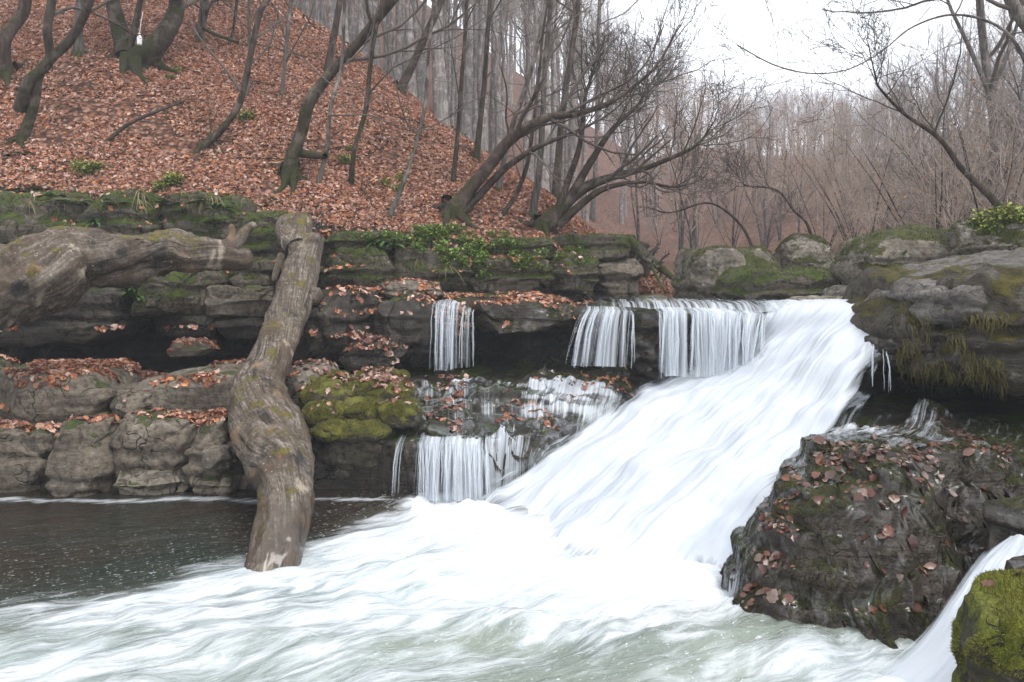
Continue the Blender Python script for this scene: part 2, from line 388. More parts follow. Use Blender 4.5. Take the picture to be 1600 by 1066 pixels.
def patch(xs, ys):
    X, Y = np.meshgrid(xs, ys, indexing='ij'); Z = ground(X, Y)
    return np.stack([X, Y, Z], -1).reshape(-1, 3), grid_faces(len(xs), len(ys))

YSPLIT = 13.6
xs = np.concatenate([np.linspace(-18, -9.5, 40)[:-1], np.arange(-9.5, 6.0, .045), np.linspace(6.02, 12, 40)])
V, Fc = patch(xs, np.concatenate([np.arange(4.0, 8.2, .07), np.arange(8.2, YSPLIT - .02, .045), [YSPLIT]]))
terrace = mesh('rock_terrace', V, Fc, M['rock_dark']); tag(terrace, 'stepped terrace of layered stream bed rock beside the pool', kind='structure')  # dark rock colour also paints shade into the ledge hollows
xs = np.concatenate([np.linspace(-160, -16, 80)[:-1], np.arange(-16, 6, .13), np.linspace(6.1, 160, 110)])
ys = np.concatenate([np.arange(YSPLIT, 26, .13), 26 + np.cumsum(np.linspace(.2, 7.5, 80))])
V, Fc = patch(xs, ys)
hillside = mesh('hillside', V, Fc, M['soil']); tag(hillside, 'steep valley side carpeted with russet fallen leaves', kind='structure')

def ground_d(px, py, d0=9.0, d1=120.0):
    ds = np.geomspace(d0, d1, 900)
    x = (px - CXP) / FPX * ds; z = CAM_H + (CYP - py) / FPX * ds
    hit = np.nonzero(ground(x, ds) > z)[0]
    return float(ds[hit[0]]) if len(hit) else 40.0

# ------------------------------------------------------------------ rocks
def cube_grid(n):
    """welded cube surface, n cells per edge"""
    g = np.linspace(-1, 1, n + 1); idx = {}; V = []; Fq = []
    def vid(i, j, l):
        key = (i, j, l)
        if key not in idx: idx[key] = len(V); V.append((g[i], g[j], g[l]))
        return idx[key]
    for a in range(n):
        for b in range(n):
            for s in (0, n):
                q = [vid(s, a, b), vid(s, a + 1, b), vid(s, a + 1, b + 1), vid(s, a, b + 1)]; Fq.append(q if s else q[::-1])
                q = [vid(a, s, b), vid(a, s, b + 1), vid(a + 1, s, b + 1), vid(a + 1, s, b)]; Fq.append(q if s else q[::-1])
                q = [vid(a, b, s), vid(a + 1, b, s), vid(a + 1, b + 1, s), vid(a, b + 1, s)]; Fq.append(q if s else q[::-1])
    return np.array(V), np.array(Fq)
_CUBES = {n: cube_grid(n) for n in (14, 22, 32, 44)}

def rock_shape(c, half, seed, rnd=.35, amp=.12, strata=.06, n=22, rotz=0.0, power=5.0, tilt=0.0, crack=.0, freq=1.6, chips=16):
    V, Fq = _CUBES[n]; V = V.copy(); V = np.sign(V) * np.abs(V) ** .85
    sph = V / (np.sum(np.abs(V) ** power, 1) ** (1 / power))[:, None]
    ball = nrm(V)
    V = sph * (1 - rnd) + ball * rnd * 1.08
    half = np.asarray(half, float); nd = nrm(V / half); P = V * half; m = float(half.min())
    q = P + np.array([seed * 3.17, seed * 1.31, seed * 7.7])
    P = P + nd * (fbm(q * freq / max(m, .25) * .45, 4) * amp * m * 1.5 + fbm(q * 5.0, 3) * amp * .12)[:, None]
    rr_ = np.random.RandomState(int(seed) * 7 + 3)
    for _ in range(chips):
        pn = rr_.normal(size=3) * np.array([1, 1, .8]); pn /= np.linalg.norm(pn); sup = (P @ pn); hh = sup.max() * (.80 + .16 * rr_.rand())
        P = P - np.outer(np.maximum(sup - hh, 0) * .88, pn)
    P = P - nd * (np.abs(noise(q * 4.3)) * amp * .30 * min(m, .5) + np.abs(noise(q * 11.0)) * amp * .10 * min(m, .5))[:, None]
    if strata:
        lay = np.stack([q[:, 0] * .5, q[:, 1] * .5, q[:, 2] * 7.5], -1)
        s = noise(lay); s = np.sign(s) * np.abs(s) ** .45
        P[:, :2] += nd[:, :2] * (s * strata * (1 - np.abs(nd[:, 2:3].ravel())))[:, None]
    if crack:
        cr = np.abs(noise(q * 1.1 / max(m, .3) * .6)); P -= nd * (crack * np.exp(-(cr / .045) ** 2))[:, None]
    P[:, 2] += P[:, 0] * tilt
    cr, sr = math.cos(rotz), math.sin(rotz)
    P[:, :2] = np.stack([P[:, 0] * cr - P[:, 1] * sr, P[:, 0] * sr + P[:, 1] * cr], -1)
    return P + np.asarray(c), Fq

def box_px(x0, y0, x1, y1, d, depth):
    dm = d + .18 * depth
    a, b = W(x0, y1, dm), W(x1, y0, dm)
    c = np.array([(a[0] + b[0]) / 2, d + depth / 2, (a[2] + b[2]) / 2])
    return c, np.array([(b[0] - a[0]) / 2, depth / 2, (b[2] - a[2]) / 2])

def block(x0, y0, x1, y1, d, depth, mat, seed, parent=terrace, name='stone_block', **kw):
    c, h = box_px(x0, y0, x1, y1, d, depth)
    V, Fq = rock_shape(c, h, seed, **kw)
    return mesh(name, V, Fq, M[mat], parent=parent, loc=c)

bl_ = dict(rnd=.09, amp=.12, strata=.06, n=32, power=10, crack=.06, chips=28)
# lower ledge, along the pool
for i, (a, m) in enumerate([((-70, 668, 84, 790, 8.72, 1.3), 'rock_dry'), ((84, 662, 174, 792, 8.62, 1.2), 'rock_dry'), ((174, 650, 302, 786, 8.72, 1.3), 'rock_dry'),
                            ((296, 655, 356, 782, 8.76, 1.2), 'rock_dry'), ((316, 698, 357, 738, 8.60, .5), 'rock_pale'), ((350, 660, 420, 784, 8.9, 1.1), 'rock_dry'),
                            ((410, 664, 500, 784, 8.85, 1.1), 'rock_dark'), ((486, 672, 622, 776, 8.75, 1.2), 'rock_mossy'), ((612, 682, 662, 776, 8.9, 1.0), 'rock_wet'),
                            ((655, 660, 765, 778, 8.85, 1.1), 'rock_wet'), ((-170, 668, -66, 790, 8.75, 1.3), 'rock_dry'),
                            ((176, 735, 300, 776, 8.62, .8), 'rock_pale'), ((300, 742, 372, 772, 8.66, .7), 'rock_dry')]):
    block(*a, m, 10 + i, **bl_)
# the sloping shelf above it
block(-60, 578, 176, 672, 9.25, 1.7, 'rock_dry', 31, rnd=.3, amp=.10, strata=.04, n=32)
block(-170, 570, -40, 668, 9.25, 1.7, 'rock_dry', 33, rnd=.3, amp=.10, n=22)
block(165, 606, 250, 668, 9.2, 1.5, 'rock_dry', 34, rnd=.35, amp=.12, n=22)
block(196, 583, 420, 672, 9.35, 2.0, 'rock_pale', 32, rnd=.45, amp=.07, strata=.0, n=32, tilt=.05)
block(430, 575, 520, 650, 9.6, 1.3, 'rock_pale', 35, rnd=.4, amp=.08, n=22)
for i, a in enumerate([(466, 602, 562, 645, 9.30, .6), (540, 592, 642, 640, 9.40, .6), (455, 584, 545, 615, 9.75, .6), (552, 580, 634, 606, 9.85, .5), (468, 632, 542, 672, 8.98, .5), (528, 626, 602, 670, 9.02, .5), (588, 630, 656, 672, 8.92, .5), (486, 662, 606, 694, 8.70, .5)]):
    block(*a, 'moss', 40 + i, name='moss_cushion', rnd=.75, amp=.16, strata=0, n=32, freq=3.5, chips=0)
# upper ledge with its dark undercut
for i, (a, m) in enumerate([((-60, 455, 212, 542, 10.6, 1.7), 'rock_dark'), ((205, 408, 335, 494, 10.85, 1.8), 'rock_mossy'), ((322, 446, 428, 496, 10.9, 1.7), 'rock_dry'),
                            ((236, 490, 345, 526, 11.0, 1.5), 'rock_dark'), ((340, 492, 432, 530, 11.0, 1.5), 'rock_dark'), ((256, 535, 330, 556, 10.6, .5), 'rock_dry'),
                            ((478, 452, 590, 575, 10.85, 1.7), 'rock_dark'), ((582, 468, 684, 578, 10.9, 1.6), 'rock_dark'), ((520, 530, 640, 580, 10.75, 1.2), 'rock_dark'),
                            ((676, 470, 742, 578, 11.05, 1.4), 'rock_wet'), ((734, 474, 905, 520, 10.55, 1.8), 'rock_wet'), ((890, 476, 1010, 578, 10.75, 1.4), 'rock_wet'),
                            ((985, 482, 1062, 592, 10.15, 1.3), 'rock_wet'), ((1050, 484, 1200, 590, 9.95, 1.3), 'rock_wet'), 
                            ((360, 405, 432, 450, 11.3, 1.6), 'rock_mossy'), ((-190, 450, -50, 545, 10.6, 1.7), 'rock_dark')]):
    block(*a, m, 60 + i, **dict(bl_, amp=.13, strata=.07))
# mossy wall under the leafy slope
for i, (a, m) in enumerate([((-120, 300, 130, 420, 12.0, 1.3), 'rock_mossy'), ((110, 296, 262, 400, 12.1, 1.3), 'rock_mossy'), ((240, 300, 372, 410, 12.15, 1.3), 'rock_mossy'), ((360, 330, 450, 440, 12.3, 1.2), 'rock_mossy'),
                            ((498, 386, 622, 450, 12.6, 1.5), 'rock_mossy'), ((614, 390, 742, 462, 12.7, 1.5), 'rock_mossy'), ((736, 402, 862, 458, 12.9, 1.5), 'rock_mossy'),
                            ((852, 396, 935, 470, 13.3, 1.6), 'rock_mossy'), ((925, 405, 1002, 474, 13.8, 1.6), 'rock_dry'), ((505, 362, 640, 392, 12.9, 1.3), 'rock_mossy'),
                            ((760, 372, 870, 404, 13.3, 1.3), 'rock_mossy'), ((860, 366, 985, 408, 13.9, 1.4), 'rock_mossy'), ((-300, 290, -110, 420, 12.0, 1.3), 'rock_mossy')]):
    block(*a, m, 90 + i, **dict(bl_, amp=.12, strata=.10))
block(590, 440, 692, 470, 11.5, .6, 'rock_dry', 120, rnd=.6, amp=.2)

# boulders at the head of the falls
def boulder(x0, y0, x1, y1, d, depth, mat, seed, label, **kw):
    c, h = box_px(x0, y0, x1, y1, d, depth)
    V, Fq = rock_shape(c, h, seed, **dict(dict(rnd=.3, amp=.18, strata=.06, n=44, chips=34), **kw))
    return tag(mesh('boulder', V, Fq, M[mat], loc=c - np.array([0, 0, h[2]])), label, 'boulder', 'boulders at the head of the falls')
boulder(1062, 388, 1235, 500, 12.2, 2.0, 'boulder_mossy', 131, 'square flat-topped grey boulder with moss hanging over its rim', rnd=.08, power=12, amp=.14)
boulder(1140, 420, 1338, 500, 11.2, 1.5, 'rock_mossy', 132, 'long low layered boulder green with moss beside the square boulder', rnd=.15, power=9, strata=.10)
boulder(1226, 368, 1325, 480, 14.0, 1.6, 'boulder_mossy', 133, 'small rounded mossy boulder behind the long low boulder', rnd=.5)
boulder(1334, 357, 1545, 500, 10.4, 1.9, 'boulder_mossy', 134, 'big pale blocky boulder thickly capped with dark green moss', rnd=.15, power=9, amp=.16)
boulder(1515, 330, 1700, 460, 9.6, 1.8, 'boulder_mossy', 135, 'mossy boulder with a leafy green bush on its top', rnd=.4)
boulder(1302, 447, 1352, 482, 10.5, .7, 'boulder_grey', 136, 'smooth bare grey stone at the foot of the pale blocky boulder', rnd=.8, strata=0, n=22, chips=3)
boulder(1240, 464, 1345, 492, 10.1, .9, 'rock_pale', 137, 'low flat tan stone slab lying at the water edge', rnd=.7, strata=0, n=22, chips=3)
boulder(1330, 466, 1480, 500, 9.5, 1.0, 'rock_pale', 138, 'wide flat tan slab above the lip of the main fall', rnd=.6, strata=0, n=22, chips=3)
boulder(1000, 462, 1050, 484, 13.2, .8, 'rock_pale', 139, 'small tan stone below the fallen root tangle', rnd=.7, strata=0, n=22, chips=3)
# the overhanging rock on the right
over = empty('overhanging_rock', W(1540, 600, 7.6)); tag(over, 'great overhanging rock with mossy fringe above a black hollow', 'rock')
block(1398, 470, 1560, 560, 7.15, 2.2, 'boulder_fringe', 141, parent=over, name='stone_layer', rnd=.35, amp=.16, strata=.08, n=44)
block(1478, 430, 1760, 606, 6.4, 3.4, 'boulder_fringe', 142, parent=over, name='stone_layer', rnd=.30, amp=.22, strata=.12, n=44, power=6)
block(1490, 432, 1780, 520, 6.38, 2.8, 'boulder_grey', 143, parent=over, name='stone_layer', rnd=.30, amp=.20, strata=.08, n=44, tilt=.03)
block(1450, 398, 1790, 470, 7.5, 2.6, 'boulder_grey', 144, parent=over, name='stone_layer', rnd=.35, amp=.2, strata=.07, n=44, tilt=.16)
block(1362, 522, 1500, 585, 7.55, 1.8, 'rock_wet', 145, parent=over, name='stone_layer', rnd=.4, amp=.16, strata=.06, n=32)
block(1400, 560, 1900, 740, 9.7, 1.0, 'rock_dark', 146, parent=over, name='stone_layer', rnd=.2, amp=.1, n=22)  # back of the hollow, its dark colour deepening the shade
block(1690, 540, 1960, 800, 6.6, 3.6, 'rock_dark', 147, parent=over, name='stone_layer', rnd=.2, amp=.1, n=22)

# foreground rock between the main fall and the side fall
POLY = np.array([(1.30, 5.75), (1.42, 5.35), (1.80, 5.10), (2.35, 4.98), (2.80, 5.0), (3.0, 5.25), (3.35, 5.55), (4.6, 5.7), (5.4, 6.6), (4.6, 8.1), (3.4, 7.75), (2.55, 7.3), (1.9, 6.85), (1.38, 6.35)])
def poly_sd(x, y):
    d = np.full(x.shape, 9.0); inside = np.zeros(x.shape, bool); n = len(POLY)
    for i in range(n):
        a, b = POLY[i], POLY[(i + 1) % n]; e = b - a; wx, wy = x - a[0], y - a[1]
        t = np.clip((wx * e[0] + wy * e[1]) / (e @ e), 0, 1)
        d = np.minimum(d, np.hypot(wx - e[0] * t, wy - e[1] * t))
        c = ((a[1] <= y) != (b[1] <= y)) & (x < a[0] + (y - a[1]) * (b[0] - a[0]) / (b[1] - a[1] + 1e-12)); inside ^= c
    return np.where(inside, d, -d)
def mound(x, y):
    sd = poly_sd(x + .10 * n2(x, y, 2.2, 21.0), y + .10 * n2(x, y, 2.2, 22.0)) + .04 * n2(x, y, 6, 23.0)
    top = pw(x, [1.2, 1.5, 1.75, 2.1, 2.5, 3.0, 5], [.16, .26, .52, .80, .98, 1.04, 1.10]) + .16 * n2(x, y, 1.1, 24.0) + .06 * (y - 6)
    z = -.35 + (top + .35) * sst(-.06, .60, sd) ** .68
    st = .21; q = (z + .11 * n2(x, y, 1.5, 25.0)) / st; fr = q - np.floor(q)
    z2 = (np.floor(q) + sst(.35, .85, fr)) * st
    return .18 * z + .82 * z2 + .035 * n2(x, y, 5.5, 26.0, 4) - .04 * np.abs(n2(x, y, 3.1, 28.0, 3)) + .014 * n2(x, y, 22, 27.0, 3)
xs, ys = np.arange(1.15, 5.5, .0175), np.arange(4.75, 7.95, .0175)
X, Y = np.meshgrid(xs, ys, indexing='ij'); Z = mound(X, Y)
sdm = poly_sd(X, Y).ravel()
Pm = np.stack([X, Y, Z], -1).reshape(-1, 3)
fm = grid_faces(len(xs), len(ys)); fm = fm[(sdm[fm] > -.22).all(1)]
# pull overhangs: lean the faces outward a little with 3D noise
Pm[:, :2] += .085 * np.stack([fbm(Pm * np.array([3, 3, 6]) + 5, 4), fbm(Pm * np.array([3, 3, 6]) + 55, 4)], -1)
fore = mesh('foreground_rock', Pm, fm, M['rock_wet'], loc=(2.6, 5.9, 0)); tag(fore, 'dark wet stepped rock littered with red leaves between the two falls', 'rock')
corner = empty('corner_rock', W(1600, 1066, 3.9)); tag(corner, 'rounded rock with bright yellow-green moss beside the narrow side fall', 'rock')
block(1556, 950, 1830, 1240, 3.5, .75, 'moss_bright', 151, parent=corner, name='mossy_stone', rnd=.45, amp=.20, strata=.02, n=44, chips=8)
block(1618, 905, 1850, 1000, 4.0, .6, 'rock_wet', 152, parent=corner, name='bare_stone', rnd=.5, amp=.14, n=32)
block(1560, 790, 1760, 900, 5.15, .6, 'rock_wet', 153, parent=corner, name='bare_stone', rnd=.55, amp=.14, n=32)

def bvh_of(obs):
    V, F_, o = [], [], 0
    bpy.context.view_layer.update()
    for ob in obs:
        me = ob.data; n = len(me.vertices); a = np.empty(n * 3, np.float32); me.vertices.foreach_get('co', a); a = a.reshape(-1, 3)
        mw = np.array(ob.matrix_world); a = a @ mw[:3, :3].T + mw[:3, 3]
        V.append(a); F_.extend([[q + o for q in p.vertices] for p in me.polygons]); o += n
    return BVHTree.FromPolygons(np.concatenate(V).tolist(), F_)

# stepped brown rock left of the main fall, under thin water
def stepped(x, y):
    z = ground(x, y) + .05 - .62 * sst(-.55, .20, x - pw(y, [8.0, 8.29, 8.6, 9, 9.8, 10.6], [-1.2, -.73, 0, .72, 1.5, 2.0])) + .20 * n2(x, y, 1.1, 81.0) + .08 * n2(x, y, 3.0, 82.0)
    st = .19; q = (z + .10 * n2(x, y, 1.3, 83.0) + .10 * x) / st; z2 = (np.floor(q) + sst(.40, .85, q - np.floor(q))) * st
    return .5 * z + .5 * (z2 - .10 * x) + .045 * n2(x, y, 7, 84.0, 4) - .05 * np.abs(n2(x, y, 3.4, 86.0)) + .012 * n2(x, y, 24, 85.0, 2)
xs, ys = np.arange(-1.35, 2.1, .02), np.arange(8.45, 10.75, .02)
X, Y = np.meshgrid(xs, ys, indexing='ij'); Ps = np.stack([X, Y, stepped(X, Y)], -1).reshape(-1, 3)
Ps[:, :2] += .08 * np.stack([fbm(Ps * 3.3 + 7, 3), fbm(Ps * 3.3 + 57, 3)], -1)
step_rock = mesh('stepped_rock', Ps, grid_faces(len(xs), len(ys)), M['rock_wet'], loc=(.3, 9.6, 0)); tag(step_rock, 'brown stepped rock under broken water left of the main fall', 'rock')
BT = bvh_of([terrace, step_rock, fore] + list(terrace.children))
# ------------------------------------------------------------------ water
def catmull(C, n):
    """C (k,m,3) -> smooth resample along axis 0 to n rows, passing through the points"""
    k = len(C); t = np.linspace(0, k - 1, n); i = np.clip(np.floor(t).astype(int), 0, k - 2); f = (t - i).reshape(-1, *([1] * (C.ndim - 1)))
    p0 = np.where((i == 0).reshape(f.shape), 2 * C[i] - C[i + 1], C[np.maximum(i - 1, 0)])
    p3 = np.where((i == k - 2).reshape(f.shape), 2 * C[i + 1] - C[i], C[np.minimum(i + 2, k - 1)])
    p1, p2 = C[i], C[i + 1]
    return .5 * (2 * p1 + (p2 - p0) * f + (2 * p0 - 5 * p1 + 4 * p2 - p3) * f ** 2 + (3 * p1 - p0 - 3 * p2 + p3) * f ** 3)

def sheet(name, rows, nu, nv, mat, amp, cover, seed, label, lift=0.0, fa=7.0, fl=.8, parent=None, bv=None, bulge=0.0):
    C = np.array([[W(*p) for p in r] for r in rows])
    S = catmull(C, nu); S = catmull(S.transpose(1, 0, 2), nv).transpose(1, 0, 2)        # (nu along, nv across)
    al = np.concatenate([np.zeros((1, nv)), np.cumsum(np.linalg.norm(np.diff(S, axis=0), axis=2), 0)], 0)
    ac = np.concatenate([np.zeros((nu, 1)), np.cumsum(np.linalg.norm(np.diff(S, axis=1), axis=2), 1)], 1)
    u = np.linspace(0, 1, nv)[None] * ac[:, -1].mean() * np.ones((nu, 1)) * .6 + ac * .4
    T = np.gradient(S, axis=0); A = np.gradient(S, axis=1); N = nrm(np.cross(A, T)); N *= np.sign(N[..., 2:3] + 1e-9)
    q = np.stack([u * fa, al * fl, np.full_like(u, seed)], -1)
    hgt = fbm(q, 4) * amp + fbm(q * np.array([.35, .6, 1]) + 31, 2) * amp * 1.6
    lump = fbm(np.stack([u * .75, al * .95, np.full_like(u, seed + 4)], -1), 3); hgt = hgt * (.35 + .65 * sst(.14, .30, np.linspace(0, 1, nu)))[:, None] + bulge * lump * sst(.20, .42, np.linspace(0, 1, nu))[:, None]; u = u + .22 * (bulge > 0) * fbm(np.stack([u * .8, al * .55, np.full_like(u, seed + 9)], -1), 3)
    S = S + N * (hgt + lift)[..., None]
    if bv is not None:
        for a_ in range(nu):
            for b_ in range(nv):
                hp = bv.ray_cast(Vector((S[a_, b_, 0], S[a_, b_, 1], S[a_, b_, 2] + .45)), Vector((0, 0, -1)))[0]
                if hp is not None: S[a_, b_, 2] = hp.z
        z_ = S[:, :, 2].copy()
        for _ in range(3):
            zp = np.pad(z_, 1, mode='edge'); z_ = np.maximum(S[:, :, 2], .2 * (zp[1:-1, 1:-1] + zp[2:, 1:-1] + zp[:-2, 1:-1] + zp[1:-1, 2:] + zp[1:-1, :-2]))
        S[:, :, 2] = z_ + .010 + np.maximum(0, hgt) * .25
        steep = np.clip(-np.gradient(S[:, :, 2], axis=0) / (np.linalg.norm(np.gradient(S[:, :, :2], axis=0), axis=2) + 1e-6), 0, 2.5)
    tt = np.linspace(0, 1, nu)[:, None] * np.ones((1, nv)); ss = np.linspace(0, 1, nv)[None] * np.ones((nu, 1))
    cov = cover(ss, tt, u, al)
    if bv is not None: cov = cov * (.62 + .42 * np.minimum(steep, 1.2)) * (1 + .9 * n2(u, al * .5, 2.2, seed + 60))
    o = mesh(name, S.reshape(-1, 3), grid_faces(nu, nv)[:, ::-1], M[mat], parent=parent, attrs={'cover': cov.ravel()}, uv=np.stack([u, al], -1).reshape(-1, 2))
    if parent is None: tag(o, label, kind='structure')
    return o

edge = lambda s, a, b: sst(0, a, s) * sst(0, b, 1 - s)
main = sheet('waterfall', [
    [(1178, 470, 10.6), (1240, 468, 10.4), (1300, 467, 10.2), (1352, 467, 9.9), (1402, 468, 9.6)],
    [(1185, 490, 9.5), (1240, 480, 9.2), (1300, 476, 8.9), (1350, 475, 8.7), (1400, 477, 8.4)],
    [(1140, 556, 9.6), (1190, 540, 9.2), (1252, 528, 8.75), (1318, 524, 8.35), (1384, 536, 8.0)],
    [(1005, 603, 9.75), (1090, 616, 9.0), (1170, 624, 8.3), (1255, 628, 7.8), (1350, 640, 7.45)],
    [(892, 668, 9.1), (980, 698, 8.4), (1060, 716, 7.8), (1150, 728, 7.3), (1285, 745, 6.95)],
    [(782, 742, 8.65), (870, 776, 7.9), (960, 796, 7.3), (1060, 818, 6.9), (1205, 836, 6.5)],
    [(690, 806, 8.05), (785, 846, 7.2), (878, 876, 6.7), (988, 898, 6.4), (1140, 940, 5.85)]],
    330, 240, 'fall', .026, lambda s, t, u, v: (.10 + 1.0 * edge(s + .06 * n2(u * 3, v * .8, 1.0, 1.5), .20, .20)) * (.25 + .75 * sst(1.0, .90, t)) * (1 + .18 * n2(u, v, .9, 1.9)), 3.0,
    'broad white main waterfall rushing down the sloping rock', bulge=.17)

# stream above the lip
xs, ys = np.arange(.2, 6.5, .05), np.linspace(0, 1, 60)
Xs = xs[:, None] * np.ones((1, 60)); lip = np.interp(xs, [.2, .9, 1.6, 2.6, 3.9, 6], [10.75, 10.55, 10.2, 9.65, 8.75, 8.6]) + .05 * n2(xs, 5, 1.1, 4.2)
Ys = lip[:, None] + (np.maximum(17.0, lip + 4) - lip)[:, None] * ys[None] ** 1.6
Zs = 2.075 + .012 * n2(Xs, Ys, 2.5, 41.0) + .018 * n2(Xs, Ys, 5.0, 42.0) - .10 * np.exp(-(Ys - lip[:, None]) / .12)
Zs = Zs - .12 * (1 - sst(.25, 1.1, Xs))
V = np.stack([Xs, Ys, Zs], -1).reshape(-1, 3)
cov = (.30 + .45 * np.exp(-(Ys - lip[:, None]) / .8) * sst(.6, 2.0, Xs)).ravel()
stream = mesh('stream', V, grid_faces(len(xs), 60), M['film'], attrs={'cover': cov}, uv=np.stack([Xs, Ys], -1).reshape(-1, 2))
tag(stream, 'shallow stream sliding to the lip of the falls', kind='structure')

def strands(name, top, bot, n, r, seed, label, jump=.22, veil=.5, clump=5.0, parent=None, back=.30):
    """a curtain of falling threads between a lip line and a landing line, with a thin veil behind them"""
    rg = np.random.RandomState(seed)
    T = np.array([W(*p) for p in top]); B = np.array([W(*p) for p in bot]); m = 14
    n = int(n * 1.15); r = r * .70; s = np.sort(rg.rand(n)); keep = noise(np.stack([s * clump * 1.3, s * 0, s * 0 + seed], -1)) + .6 * noise(np.stack([s * clump * 4, s * 0 + 3, s * 0 + seed], -1)) + rg.rand(n) * .8 > .26; s = s[keep]; n = len(s)
    lerp = lambda L, q: np.stack([np.interp(q, np.linspace(0, 1, len(L)), L[:, i]) for i in range(3)], -1)
    t = np.linspace(0, 1, m)
    def arc(q, jit):
        a, b = lerp(T, q), lerp(B, q)
        hor = t ** .75; ver = .18 * t + .82 * t ** 2
        P = np.empty((len(q), m, 3))
        for i in (0, 1): P[..., i] = a[:, None, i] + (b - a)[:, None, i] * hor
        P[..., 2] = a[:, None, 2] + (b - a)[:, None, 2] * ver
        P[..., 1] -= jit[:, None] * np.sin(t * 2.2)
        P[:, 0, 1] += back; P[:, 0, 2] += .035 * (back > 0); P[:, 1, 2] += .012
        return P
    s = np.clip(s + .02 * rg.normal(size=n), 0, 1); P = arc(s, rg.rand(n) * .10 - .02); dz0 = P[:, :1, 2] - P[:, -1:, 2]; P[..., 2] -= (rg.rand(n, 1) ** 3) * .12 * dz0 * (1 - t)
    ctr_ = np.round(s * 7 + .6 * noise(np.stack([s * 9, s * 0, s * 0 + seed], -1))) / 7; P[..., 0] += ((ctr_ - s) * np.linalg.norm(B[-1] - B[0]) * .45)[:, None] * t ** 1.5 + (rg.rand(n, 1) - .5) * .06 * t + .012 * noise(np.stack([np.broadcast_to(t * 4, (n, m)), np.broadcast_to(s[:, None] * 40, (n, m)), np.full((n, m), seed)], -1))
    end = 1 - .25 * rg.rand(n); P[:, -1] += (P[:, -1] - P[:, -2]) * (rg.rand(n, 1) * 1.2 - .9); R = r * (.25 + rg.rand(n, 1) ** 3 * 2.2) * (.75 + .5 * np.sin(t * 3)) * np.where(t[None] > end[:, None], .55, 1)
    V, Fq = tubes(P, R, 5)
    root = parent
    if root is None:
        root = empty(name, B.mean(0)); tag(root, label, kind='structure')
    mesh('water_threads', V, Fq, M['strand'], parent=root)
    if veil:
        q = np.linspace(0, 1, 90); P = arc(q, np.zeros(90)); P[..., 1] += .03
        P[..., 1] -= (.05 * n2(q * 9, 0, 1.0, seed))[:, None]
        L = np.linalg.norm(B.mean(0) - T.mean(0)); wd = np.linalg.norm(T[-1] - T[0]) + .1
        uv = np.stack([np.broadcast_to(q[:, None] * wd, (90, m)), np.broadcast_to(t * L, (90, m))], -1)
        cov = (veil - .04 + .55 * n2(q * 4.5, 0, 1.0, seed + 5.0))[:, None] * (.25 + .75 * edge(q, .15, .15))[:, None] * np.ones((1, m))
        mesh('water_veil', P.reshape(-1, 3), grid_faces(90, m), M['veil'], parent=root, attrs={'cover': cov.ravel()}, uv=uv.reshape(-1, 2))
    return root

def tubes(P, R, sides, rough=0.0, seed=0.0, cap=False):
    """P (B,n,3) polylines, R (B,n) radii -> welded tube surfaces"""
    B, n, _ = P.shape
    T = np.gradient(P, axis=1); T = nrm(T)
    mean = np.abs(nrm(T.mean(1))); ref = np.eye(3)[np.argmin(mean, 1)][:, None, :]
    U = nrm(np.cross(T, np.broadcast_to(ref, T.shape))); Wv = np.cross(T, U)
    a = np.arange(sides) * 2 * math.pi / sides
    rad = R[..., None] * np.ones(sides)
    if rough:
        q = np.stack([np.cos(a) * 1.3 + P[..., :1] * 0, np.sin(a) * 1.3 + P[..., :1] * 0, np.broadcast_to(P[..., 2:3] * 1.1 + P[..., :1] * .8, rad.shape) + seed], -1)
        rad = rad * (1 + rough * fbm(q, 3))
    V = P[:, :, None] + rad[..., None] * (np.cos(a)[:, None] * U[:, :, None] + np.sin(a)[:, None] * Wv[:, :, None])
    i = np.arange(n - 1)[:, None] * sides; j = np.arange(sides)[None]; jn = (j + 1) % sides
    Fq = np.stack([i + j, i + jn, i + sides + jn, i + sides + j], -1).reshape(-1, 4)
    Fq = (Fq[None] + (np.arange(B) * n * sides)[:, None, None]).reshape(-1, 4)
    return V.reshape(-1, 3), Fq

strands('small_fall', [(676, 476, 10.85), (700, 472, 10.9), (716, 478, 10.8), (740, 490, 10.75)], [(668, 578, 10.5), (698, 580, 10.5), (712, 576, 10.6), (738, 574, 10.65)], 44, .008, 2, 'slim white fall dropping onto the mossy ledge', veil=.46, clump=3.5)
strands('split_fall', [(915, 484, 10.35), (990, 486, 10.2)], [(884, 572, 10.05), (988, 574, 9.95)], 70, .008, 3, 'short fall split into white threads under the dark lip', veil=.56)
strands('curtain_fall', [(1030, 486, 9.75), (1110, 487, 9.55), (1200, 492, 9.3)], [(1030, 588, 9.45), (1110, 590, 9.25), (1190, 570, 9.0)], 190, .009, 4, 'wide curtain of falling water joining the main fall', veil=.70)
strands('drip_fall', [(1362, 538, 7.75), (1392, 548, 7.5)], [(1366, 612, 7.55), (1390, 618, 7.4)], 14, .006, 5, 'thin drips falling from the wet rim of the overhang', veil=.0, back=0.0)
strands('lower_fall', [(652, 690, 8.75), (760, 692, 8.7)], [(650, 782, 8.35), (764, 786, 8.3)], 150, .008, 6, 'low white curtain spilling from the mossy ledge into the pool', veil=.68)
strands('trickle', [(618, 694, 8.75), (630, 694, 8.75)], [(610, 772, 8.5), (622, 772, 8.5)], 12, .008, 7, 'single narrow trickle beside the low curtain', veil=.4)

